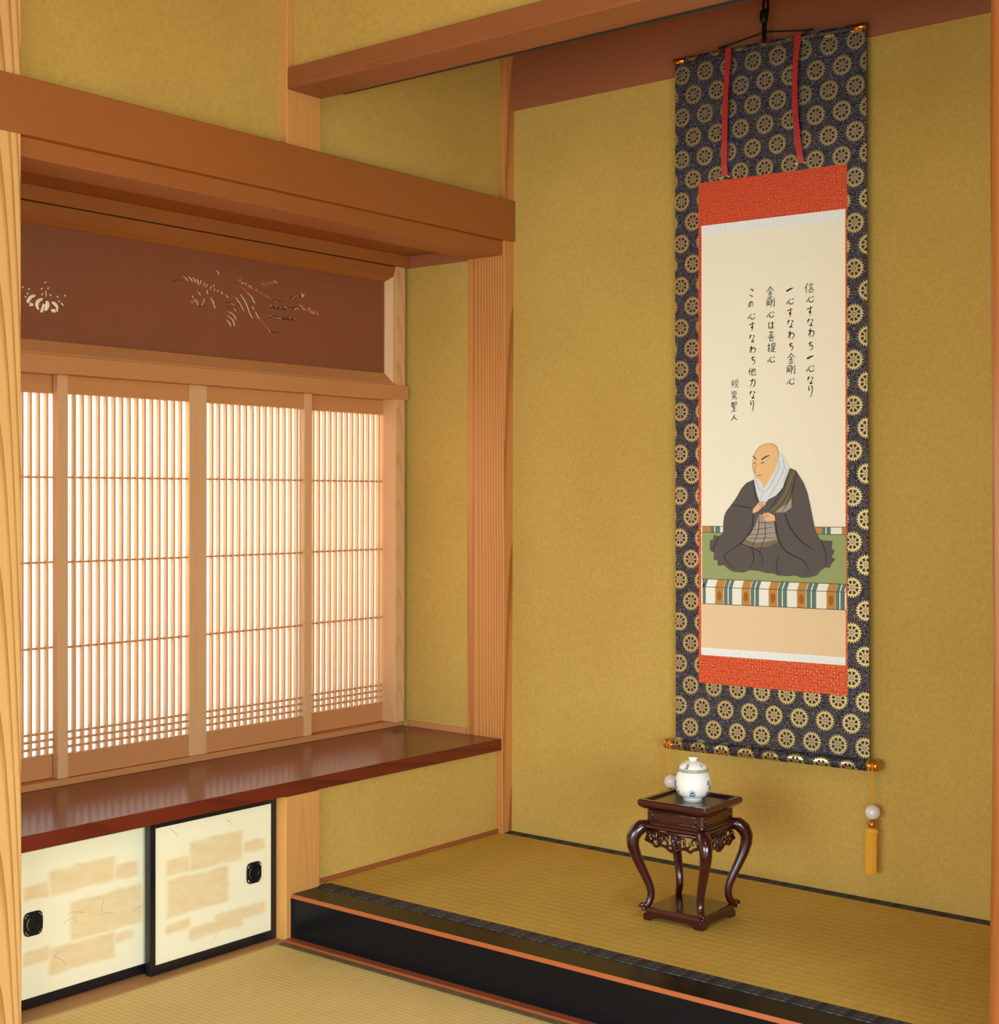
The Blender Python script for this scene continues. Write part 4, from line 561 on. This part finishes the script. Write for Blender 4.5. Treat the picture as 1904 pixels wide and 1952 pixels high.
G = {
'信': [[(35,2),(20,30),(2,55)],[(22,35),(20,100)],[(62,0),(75,9)],[(45,22),(100,17)],[(55,40),(85,36)],[(55,54),(85,51)],[(52,68),(55,98)],[(52,70),(90,66),(86,95)],[(55,94),(86,92)]],
'心': [[(10,55),(5,78),(0,98)],[(30,25),(30,60),(45,92),(75,96),(94,86),(88,60)],[(45,12),(58,32)],[(80,5),(100,30)]],
'す': [[(0,30),(50,23),(100,14)],[(64,0),(63,40),(60,58),(46,68),(42,55),(55,48),(66,60),(62,80),(44,100)]],
'な': [[(3,24),(48,12)],[(30,0),(22,30),(6,56)],[(72,10),(97,26),(80,32)],[(72,42),(74,74),(60,94),(44,86),(58,78),(96,99)]],
'わ': [[(36,0),(33,50),(31,100)],[(5,32),(42,22),(20,60),(0,86)],[(20,60),(60,32),(92,40),(98,65),(75,92),(58,99)]],
'ち': [[(3,24),(92,10)],[(46,0),(28,52)],[(28,54),(65,42),(94,60),(75,88),(36,100)]],
'一': [[(0,78),(18,88),(60,40),(100,14)]],
'り': [[(8,2),(10,40),(30,26)],[(58,0),(90,8),(96,40),(76,80),(40,100)]],
'金': [[(50,0),(30,28),(0,52)],[(50,5),(70,25),(100,42)],[(35,42),(65,40)],[(25,62),(75,57)],[(50,42),(50,92)],[(30,70),(38,82)],[(70,68),(62,82)],[(14,99),(88,92)]],
'剛': [[(8,14),(4,100)],[(8,14),(56,9),(56,90),(48,95)],[(22,26),(28,37)],[(42,24),(36,37)],[(15,46),(48,43)],[(30,46),(30,70)],[(18,55),(18,73),(44,71),(44,55)],[(73,15),(73,62)],[(96,0),(96,97),(84,88)]],
'は': [[(12,3),(4,60),(12,97),(24,78)],[(40,29),(100,20)],[(72,0),(75,60),(70,90),(50,94),(46,80),(64,73),(100,97)]],
'菩': [[(18,13),(86,6)],[(38,0),(40,20)],[(66,0),(62,18)],[(48,22),(55,30)],[(22,37),(78,33)],[(38,41),(43,52)],[(66,39),(60,52)],[(0,59),(100,54)],[(28,69),(32,100)],[(28,71),(75,67),(70,97)],[(32,95),(70,93)]],
'提': [[(0,28),(38,20)],[(20,0),(20,86),(7,78)],[(0,66),(38,48)],[(52,8),(54,43)],[(52,8),(91,4),(88,40)],[(54,25),(88,22)],[(54,41),(88,38)],[(42,55),(98,50)],[(70,54),(68,86)],[(70,69),(93,66)],[(54,64),(50,78),(36,97)],[(50,78),(70,91),(100,99)]],
'こ': [[(8,0),(78,14),(100,26),(58,24)],[(0,74),(32,93),(100,100)]],
'の': [[(55,10),(40,60),(14,88),(0,60),(20,22),(60,0),(96,25),(99,60),(74,100)]],
'他': [[(30,0),(18,30),(0,60)],[(20,30),(20,100)],[(34,49),(86,22),(80,60),(72,62)],[(62,4),(60,76)],[(45,25),(44,80),(55,95),(95,93),(99,72)]],
'力': [[(0,30),(92,20),(86,80),(70,99),(60,88)],[(45,0),(38,50),(0,100)]],
'親': [[(25,0),(31,9)],[(8,16),(48,13)],[(18,20),(22,30)],[(40,18),(35,30)],[(0,34),(52,31)],[(6,50),(50,46)],[(28,34),(28,96)],[(26,52),(3,78)],[(30,55),(49,70)],[(60,8),(60,60)],[(60,8),(91,4),(90,58)],[(60,24),(88,22)],[(60,40),(88,38)],[(60,58),(90,56)],[(68,60),(62,85),(46,100)],[(80,60),(80,90),(100,93),(100,76)]],
'鸞': [[(50,0),(54,4)],[(38,8),(64,7)],[(42,14),(60,13)],[(42,20),(60,19)],[(42,26),(42,36),(60,35),(60,25),(42,26)],[(18,2),(6,12),(22,16),(8,26)],[(18,26),(18,42)],[(8,32),(4,40)],[(28,32),(32,38)],[(84,2),(72,12),(90,16),(76,26)],[(86,26),(86,42)],[(76,32),(72,40)],[(95,32),(98,38)],[(45,44),(38,50)],[(25,52),(24,80)],[(25,52),(72,50),(70,68)],[(26,60),(70,59)],[(26,68),(70,67)],[(24,78),(90,74),(84,98),(74,96)],[(10,86),(4,98)],[(28,84),(30,94)],[(44,84),(47,93)],[(60,82),(64,91)]],
'聖': [[(5,8),(50,5)],[(14,8),(14,48)],[(40,6),(40,56)],[(14,20),(40,18)],[(14,32),(40,30)],[(0,49),(49,42)],[(62,8),(64,40)],[(62,10),(96,6),(92,36)],[(64,36),(92,34)],[(20,58),(86,54)],[(27,76),(80,72)],[(52,58),(52,96)],[(6,99),(100,92)]],
'人': [[(55,0),(35,50),(0,100)],[(50,35),(70,70),(100,86)]],
}
bm = bmesh.new()
for ch, x, z, w_, h_ in TEXT:
    thin = 1.9 if len(G[ch]) < 5 else (1.6 if len(G[ch]) < 14 else 1.05)
    if ch == '一': thin = 3.6
    for stq in G[ch]:
        brush(bm, [(x + (a/100-0.5)*w_, z - (b/100-0.5)*h_) for a, b in stq], thin*1.35, -0.0022, 0, 0.55)
mk('brush_writing', bm, M['p_text'], pg)['label'] = 'five columns of black brush writing'
# ribbons hanging from the top rod
RIB = [[[171.2,1887.7,18.105849582172702],[172.1,1866.4,18.105849582172702],[169.1,1824.7,18.105849582172702],[165.4,1769.0,17.40947075208914],[162.5,1713.0,16.71309192200557],[159.7,1642.8,16.71309192200557],[157.6,1579.5,16.71309192200557],[157.8,1548.4,16.71309192200557]],[[377.5,1888.3,20.891364902506965],[377.7,1869.2,19.498607242339833],[373.4,1829.1,16.71309192200557],[370.7,1775.1,16.71309192200557],[370.3,1720.6,16.71309192200557],[372.9,1665.6,16.71309192200557],[377.8,1610.3,16.71309192200557],[382.6,1568.7,16.71309192200557],[384.2,1553.5,16.71309192200557]]]
for ri in RIB:
    bm = bmesh.new(); rows = []; n = len(ri)
    for i, (a, b, wd) in enumerate(ri):
        u = i/(n-1); y = -0.014 + 0.010*u - 0.006*math.sin(math.pi*u); tw = 0.0016*math.sin(5*u)
        rows.append([bm.verts.new(W((a-wd/2, b), y+tw)), bm.verts.new(W((a+wd/2, b), y-tw)), bm.verts.new(W((a+wd/2, b), y-tw+0.0012)), bm.verts.new(W((a-wd/2, b), y+tw+0.0012))])
    for p, q in zip(rows, rows[1:]):
        for i in range(4): bm.faces.new((p[i], p[(i+1) % 4], q[(i+1) % 4], q[i]))
    bm.faces.new(rows[0]); bm.faces.new(rows[-1][::-1]); bmesh.ops.recalc_face_normals(bm, faces=bm.faces[:])
    rb = mk('ribbon', bm, M['ribbon'], t); rb['label'] = 'hanging red ribbon'
    a, b, wd = ri[-1]; bm = bmesh.new()
    for s in (-1, 1): tube([W((a+s*wd*0.45, b+1), -0.005), W((a+s*wd*0.62, b-2), -0.005), W((a+s*wd*0.95, b-1), -0.005)], 0.0011, 6, bm)
    mk('thread_tuft', bm, M['white'], rb)
# top rod, bottom roller
cl = S['cloth']; TL, TR, BL, BR = cl[3], cl[2], cl[0], cl[1]
bm = bmesh.new(); A, B = Vector(W(TL, -0.001)), Vector(W(TR, -0.001))
rod = lambda u0, u1, r, off=(0, 0, 0): tube([A.lerp(B, u0)+Vector(off), A.lerp(B, (u0+u1)/2)+Vector(off), A.lerp(B, u1)+Vector(off)], r, 16)
mk('top_rod', rod(0.058, 0.942, 0.0085, (0, 0, -0.004)), M['brocade'], t, True)
for u0, u1 in ((-0.002, 0.058), (0.942, 1.002)): mk('rod_cap', rod(u0, u1, 0.0086, (0, 0, -0.004)), M['gold'], t, True)['label'] = 'gilt rod end'
A, B = Vector(W(BL, -0.006)), Vector(W(BR, -0.006)); off = Vector((0, 0, -0.0135)); dx = (B-A).normalized()
mk('roller', tube([A+off, (A+B)/2+off, B+off], 0.0148, 20), M['brocade'], t, True)
for p, s in ((A+off, -1), (B+off, 1)):
    pf = [(0.0, 0.0150), (0.006, 0.0152), (0.008, 0.0140), (0.018, 0.0150), (0.024, 0.0152), (0.029, 0.0132), (0.032, 0.007), (0.0325, 0.001)]
    mk('roller_knob', tube([p + dx*s*a for a, r in pf], [r for a, r in pf], 20), M['amber'], t, True)['label'] = 'amber gold roller knob'
bm = bmesh.new()
p0, p1, p2 = W((146, 1898), -0.004), W((281, 1912), -0.010), W((400, 1894), -0.004)
tube([p0, p1], 0.0021, 8, bm); tube([p1, p2], 0.0021, 8, bm)
for p in (p0, p2): tube([Vector(p)+Vector((-0.008, 0, -0.002)), Vector(p)+Vector((0.012, 0, 0.001))], 0.0036, 8, bm)
mk('hanging_cord', bm, M['iron'], t)
# hook that carries the scroll
hk = empty('hanging_hook', (0.902, 0.886, 2.36), 'black slotted metal hanger above the scroll', 'hook')
bm = bmesh.new()
for dx_ in (-0.0065, 0.0065): tube([(0.906+dx_, 0.886, 2.76), (0.904+dx_, 0.886, 2.42)], 0.0036, 8, bm)
for i in range(8): tube([(0.899, 0.886, 2.72-0.038*i), (0.911, 0.886, 2.72-0.038*i)], 0.0034, 8, bm)
mk('slotted_bar', bm, M['iron'], hk)
mk('slider', lathe([(0.004, 0.0), (0.0085, 0.004), (0.011, 0.012), (0.0115, 0.026), (0.009, 0.034), (0.004, 0.04)], (0.8995, 0.885, 2.392), 16), M['iron'], hk, True)
bm = bmesh.new(); tube([(0.905, 0.886, 2.43), (0.904, 0.885, 2.39), (0.903, 0.884, 2.355), (0.907, 0.878, 2.342), (0.912, 0.876, 2.350)], 0.0042, 8, bm)
tube([(0.898, 0.886, 2.40), (0.898, 0.884, 2.36), (0.897, 0.880, 2.343)], 0.0036, 8, bm)
mk('hook_end', bm, M['iron'], hk, True)
# scroll weights
def weight(x, z_ball, z_top, label):
    y = 0.893; t = empty('scroll_weight', (x, y, z_ball-0.155), label, 'scroll weight', 'weights hanging from the scroll roller')
    bm = bmesh.new()
    for s in (-1, 1): tube(smoothpath([(x+s*0.0042, y-0.013, z_top+0.012), (x+s*0.0048, y-0.014, z_top-0.02), (x+s*0.0034, y-0.006, z_ball+0.06), (x, y, z_ball+0.018)], 5), 0.0011, 6, bm)
    mk('cord', bm, M['yellow'], t)
    n = 14; mk('bead', lathe([(max(0.0005, 0.0192*math.sin(math.pi*i/n)), -0.0192*math.cos(math.pi*i/n)) for i in range(n+1)], (x, y, z_ball), 28), M['ball'], t, True)['label'] = 'milky white ball'
    mk('gilt_bead', lathe([(0.002, -0.011), (0.009, -0.009), (0.0125, 0.0), (0.009, 0.009), (0.002, 0.011)], (x-0.001, y, z_ball-0.030), 20), M['amber'], t, True)
    bm = bmesh.new(); rows = []; n = 30; rn = random.Random(3)
    for zz, r in ((0.0, 0.006), (-0.004, 0.0135), (-0.012, 0.0160), (-0.020, 0.0135), (-0.035, 0.0138), (-0.07, 0.0146), (-0.112, 0.0152), (-0.117, 0.0150)):
        rows.append([bm.verts.new((x-0.002 + (r+(0.0009 if i % 2 else -0.0006))*math.cos(2*math.pi*i/n) + zz*0.02, y + (r+(0.0009 if i % 2 else -0.0006))*math.sin(2*math.pi*i/n)*0.7, z_ball-0.038+zz)) for i in range(n)])
    for a, b in zip(rows, rows[1:]):
        for i in range(n): bm.faces.new((a[i], a[(i+1) % n], b[(i+1) % n], b[i]))
    bm.faces.new(rows[0]); bm.faces.new(rows[-1][::-1]); bmesh.ops.recalc_face_normals(bm, faces=bm.faces[:])
    mk('tassel', bm, M['yellow'], t)['label'] = 'golden yellow tassel'
weight(0.6175, 0.3515, 0.452, 'white ball weight on the roller end behind the porcelain jar')
weight(1.2155, 0.3490, 0.462, 'white ball weight with yellow tassel hanging free against the wall')

# ---------------------------------------------------------------- carved stand
ZF = 0.1187
st = empty('flower_stand', (0.926, 0.491, ZF), 'small dark rosewood stand with curved legs carrying the porcelain jar', 'stand', None, R(1.5))
def sq_loft(prof, bm=None, rnd_=0.06):
    """square section with softened corners lofted through (half width, z)"""
    bm = bm or bmesh.new(); rows = []
    for h, z in prof:
        row = []; k = h*rnd_
        for sx, sy in ((-1, -1), (1, -1), (1, 1), (-1, 1)):
            pa, pb = (sx*h, sy*(h-k)), (sx*(h-k), sy*h)
            for p in ((pa, pb) if sx*sy > 0 else (pb, pa)): row.append(bm.verts.new((p[0], p[1], z)))
        rows.append(row)
    for a, b in zip(rows, rows[1:]):
        for i in range(8): bm.faces.new((a[i], a[(i+1) % 8], b[(i+1) % 8], b[i]))
    bm.faces.new(rows[0]); bm.faces.new(rows[-1]); bmesh.ops.recalc_face_normals(bm, faces=bm.faces[:]); return bm
def top_loft():
    return sq_loft([(0.070, 0.262), (0.080, 0.264), (0.088, 0.268), (0.0935, 0.274), (0.0945, 0.280), (0.0935, 0.285), (0.0905, 0.287), (0.080, 0.287), (0.0785, 0.2815)], None, 0.04)
mk('tray_top', top_loft(), M['rosewood'], st, False, True)
mk('waist', sq_loft([(0.0765, 0.262), (0.0765, 0.2345), (0.079, 0.2335), (0.0795, 0.2285), (0.084, 0.2270), (0.0845, 0.221), (0.080, 0.2185)], None, 0.05), M['rosewood'], st, False, True)
for a in range(4):
    m = Matrix.Rotation(a*math.pi/2, 4, 'Z'); bm = bmesh.new()
    for sx in (-1, 1):   # raised frame lines of each waist panel
        tube([m @ Vector((sx*0.060, -0.0768, 0.239)), m @ Vector((sx*0.060, -0.0768, 0.258))], 0.0016, 6, bm)
    for z in (0.2385, 0.2585): tube([m @ Vector((-0.060, -0.0768, z)), m @ Vector((0.060, -0.0768, z))], 0.0016, 6, bm)
    mk('waist_panel', bm, M['rosewood'], st, True, True)
    # openwork apron: lobed lower edge, scrolls between
    bm = bmesh.new(); y = -0.081
    edge = [(-0.074, 0.190), (-0.058, 0.186), (-0.048, 0.179), (-0.036, 0.183), (-0.022, 0.182), (-0.010, 0.175), (0, 0.1725)]
    edge = edge + [(-x, z) for x, z in edge[-2::-1]]
    tube([m @ p for p in smoothpath([(x, y, z) for x, z in edge], 4)], 0.0036, 8, bm)
    tube([m @ Vector((-0.078, y, 0.2155)), m @ Vector((0.078, y, 0.2155))], 0.0052, 8, bm)
    def curl(cx, cz, r, t0, t1, w_=0.0026):
        n = 14; pts = []
        for i in range(n+1):
            u = i/n; tt = t0+(t1-t0)*u; rr = r*(1-0.55*u); pts.append(m @ Vector((cx+rr*math.cos(tt), y, cz+rr*math.sin(tt))))
        tube(pts, w_, 6, bm)
    for sx in (-1, 1):
        fl = lambda t_: t_ if sx > 0 else math.pi-t_
        curl(sx*0.058, 0.200, 0.011, fl(-0.6), fl(4.4)); curl(sx*0.040, 0.196, 0.012, fl(2.2), fl(7.0)); curl(sx*0.024, 0.200, 0.010, fl(-1.0), fl(4.2)); curl(sx*0.010, 0.192, 0.010, fl(2.0), fl(6.6))
        tube([m @ Vector((sx*0.070, y, 0.192)), m @ Vector((sx*0.062, y, 0.208))], 0.003, 6, bm)
        tube([m @ Vector((sx*0.016, y, 0.178)), m @ Vector((sx*0.013, y, 0.212))], 0.003, 6, bm)
    tube([m @ Vector((0, y, 0.175)), m @ Vector((0, y, 0.214))], 0.0036, 6, bm)
    mk('openwork_apron', bm, M['rosewood'], st, True, True)
for sx, sy in ((-1, -1), (1, -1), (1, 1), (-1, 1)):
    prof = [(0.072, 0.226), (0.085, 0.222), (0.095, 0.211), (0.1005, 0.195), (0.1000, 0.176), (0.0945, 0.152), (0.0865, 0.128), (0.0780, 0.104), (0.0710, 0.082), (0.0680, 0.066), (0.0685, 0.052), (0.0715, 0.041), (0.0765, 0.034), (0.0815, 0.033)]
    rad = [0.012, 0.0165, 0.0172, 0.0160, 0.0145, 0.0130, 0.0118, 0.0108, 0.0100, 0.0094, 0.0092, 0.0092, 0.0088, 0.007]
    P = [Vector((sx*h, sy*h, z)) for h, z in prof]
    lg = mk('leg', tube(P, rad, 14), M['rosewood'], st, True, True)
    mk('foot_scroll', tube([Vector((sx*0.083, sy*0.083, 0.0305)) + Vector((sx*0.0045*math.cos(a), sy*0.0045*math.cos(a), 0.0062*math.sin(a))) for a in [i*0.7 for i in range(8)]], 0.0048, 8), M['rosewood'], lg, True, True)
mk('base_board', sq_loft([(0.0790, 0.012), (0.0815, 0.014), (0.0815, 0.022), (0.0795, 0.0295), (0.076, 0.0305)], None, 0.10), M['rosewood'], st, False, True)
for a in range(4):
    m = Matrix.Rotation(a*math.pi/2, 4, 'Z'); prof = [(-0.081, 0.0), (-0.060, 0.0), (-0.054, 0.006), (-0.040, 0.0095), (0.040, 0.0095), (0.054, 0.006), (0.060, 0.0), (0.081, 0.0), (0.081, 0.014), (-0.081, 0.014)]
    b = prism(prof, 'Y', -0.0815, -0.072); bmesh.ops.transform(b, matrix=m, verts=b.verts[:]); mk('base_skirt', b, M['rosewood'], st, False, True)

# ---------------------------------------------------------------- porcelain jar
for o_ in st.children_recursive:
    for v_ in o_.data.vertices: v_.co.z *= 1.020
JX, JY, JZ = 0.9345, 0.4890, ZF+0.2815*1.020
j = empty('porcelain_jar', (JX, JY, JZ), 'white lidded porcelain jar with blue flowers on the rosewood stand', 'jar')
body = [(0.0, 0.003), (0.0205, 0.003), (0.0212, 0.0), (0.0235, 0.0), (0.0238, 0.0080), (0.0255, 0.0100), (0.0320, 0.0138), (0.0385, 0.0205), (0.0426, 0.0295), (0.0442, 0.0390), (0.0440, 0.0490), (0.0420, 0.0585), (0.0388, 0.0660), (0.0356, 0.0715), (0.0335, 0.0740)]
bd = mk('body', lathe([(max(r, 0.0008), z) for r, z in body], (0, 0, 0), 56), M['porcelain'], j, True, True)
mk('rim_band', lathe([(0.0352, 0.0722), (0.0366, 0.0728), (0.0372, 0.0765), (0.0362, 0.0800), (0.0340, 0.0802)], (0, 0, 0), 56), M['celadon'], j, True, True)['label'] = 'grey-green rim band'
ld = mk('lid', lathe([(0.0345, 0.0795), (0.0338, 0.0815), (0.0310, 0.0870), (0.0255, 0.0925), (0.0180, 0.0962), (0.0112, 0.0980), (0.0092, 0.0990)], (0, 0, 0), 56), M['porcelain'], j, True, True)
mk('lid_knob', lathe([(0.0090, 0.0975), (0.0090, 0.1000), (0.0112, 0.1030), (0.0114, 0.1058), (0.0100, 0.1072), (0.001, 0.1076)], (0, 0, 0), 32), M['porcelain'], ld, True, True)
def rad_at(z, prof):
    for (r0, z0), (r1, z1) in zip(prof, prof[1:]):
        if z0 <= z <= z1 and z1 > z0: return r0+(r1-r0)*(z-z0)/(z1-z0)
    return prof[-1][0]
lidp = [(0.0345, 0.0795), (0.0338, 0.0815), (0.0310, 0.0870), (0.0255, 0.0925), (0.0180, 0.0962), (0.0112, 0.0980)]
view = math.atan2(-2.5528-JY, 2.7868-JX)
def mark(bm, pts, w_, prof):
    """brush mark wrapped on the pot: pts (angle from the camera side, height)"""
    P = [(view+a, z) for a, z in pts]; fine = []
    for (a0, z0), (a1, z1) in zip(P, P[1:]):
        for i in range(5): fine.append((a0+(a1-a0)*i/5, z0+(z1-z0)*i/5))
    fine.append(P[-1]); n = len(fine); V = []
    for i, (a, z) in enumerate(fine):
        q = (math.cos(a)*(rad_at(z, prof)+0.0002), math.sin(a)*(rad_at(z, prof)+0.0002), z); V.append(Vector(q))
    tube(V, [w_*(1-0.6*abs(2*i/(n-1)-0.8)) for i in range(n)], 6, bm)
bm = bmesh.new(); rn = random.Random(8)
def sprig(a, z, s, bm=bm, prof=body):
    for i in range(9):
        t_ = -0.2+i*0.45; mark(bm, [(a, z), (a+s*0.20*math.cos(t_), z+s*0.0085*math.sin(t_))], 0.0006*s, prof)
    for i in range(5): mark(bm, [(a+s*rn.uniform(-.14, .14), z-0.002*s), (a+s*rn.uniform(-.2, .2), z-0.0060*s)], 0.0011*s, prof)
sprig(-0.02, 0.024, 1.3); sprig(-1.25, 0.045, 1.0); sprig(-1.12, 0.036, 0.8); sprig(1.0, 0.048, 0.9); sprig(1.12, 0.036, 0.8); sprig(1.0, 0.024, 0.7); sprig(-0.95, 0.026, 0.6); sprig(2.6, 0.04, 1.2); sprig(-2.5, 0.03, 1.2)
mk('blue_flowers', bm, M['blue'], bd, True, True)
bm = bmesh.new(); sprig(-0.45, 0.0868, 0.9, bm, lidp); sprig(0.75, 0.0890, 0.5, bm, lidp); sprig(2.6, 0.087, 0.8, bm, lidp)
mk('blue_flowers', bm, M['blue'], ld, True, True)
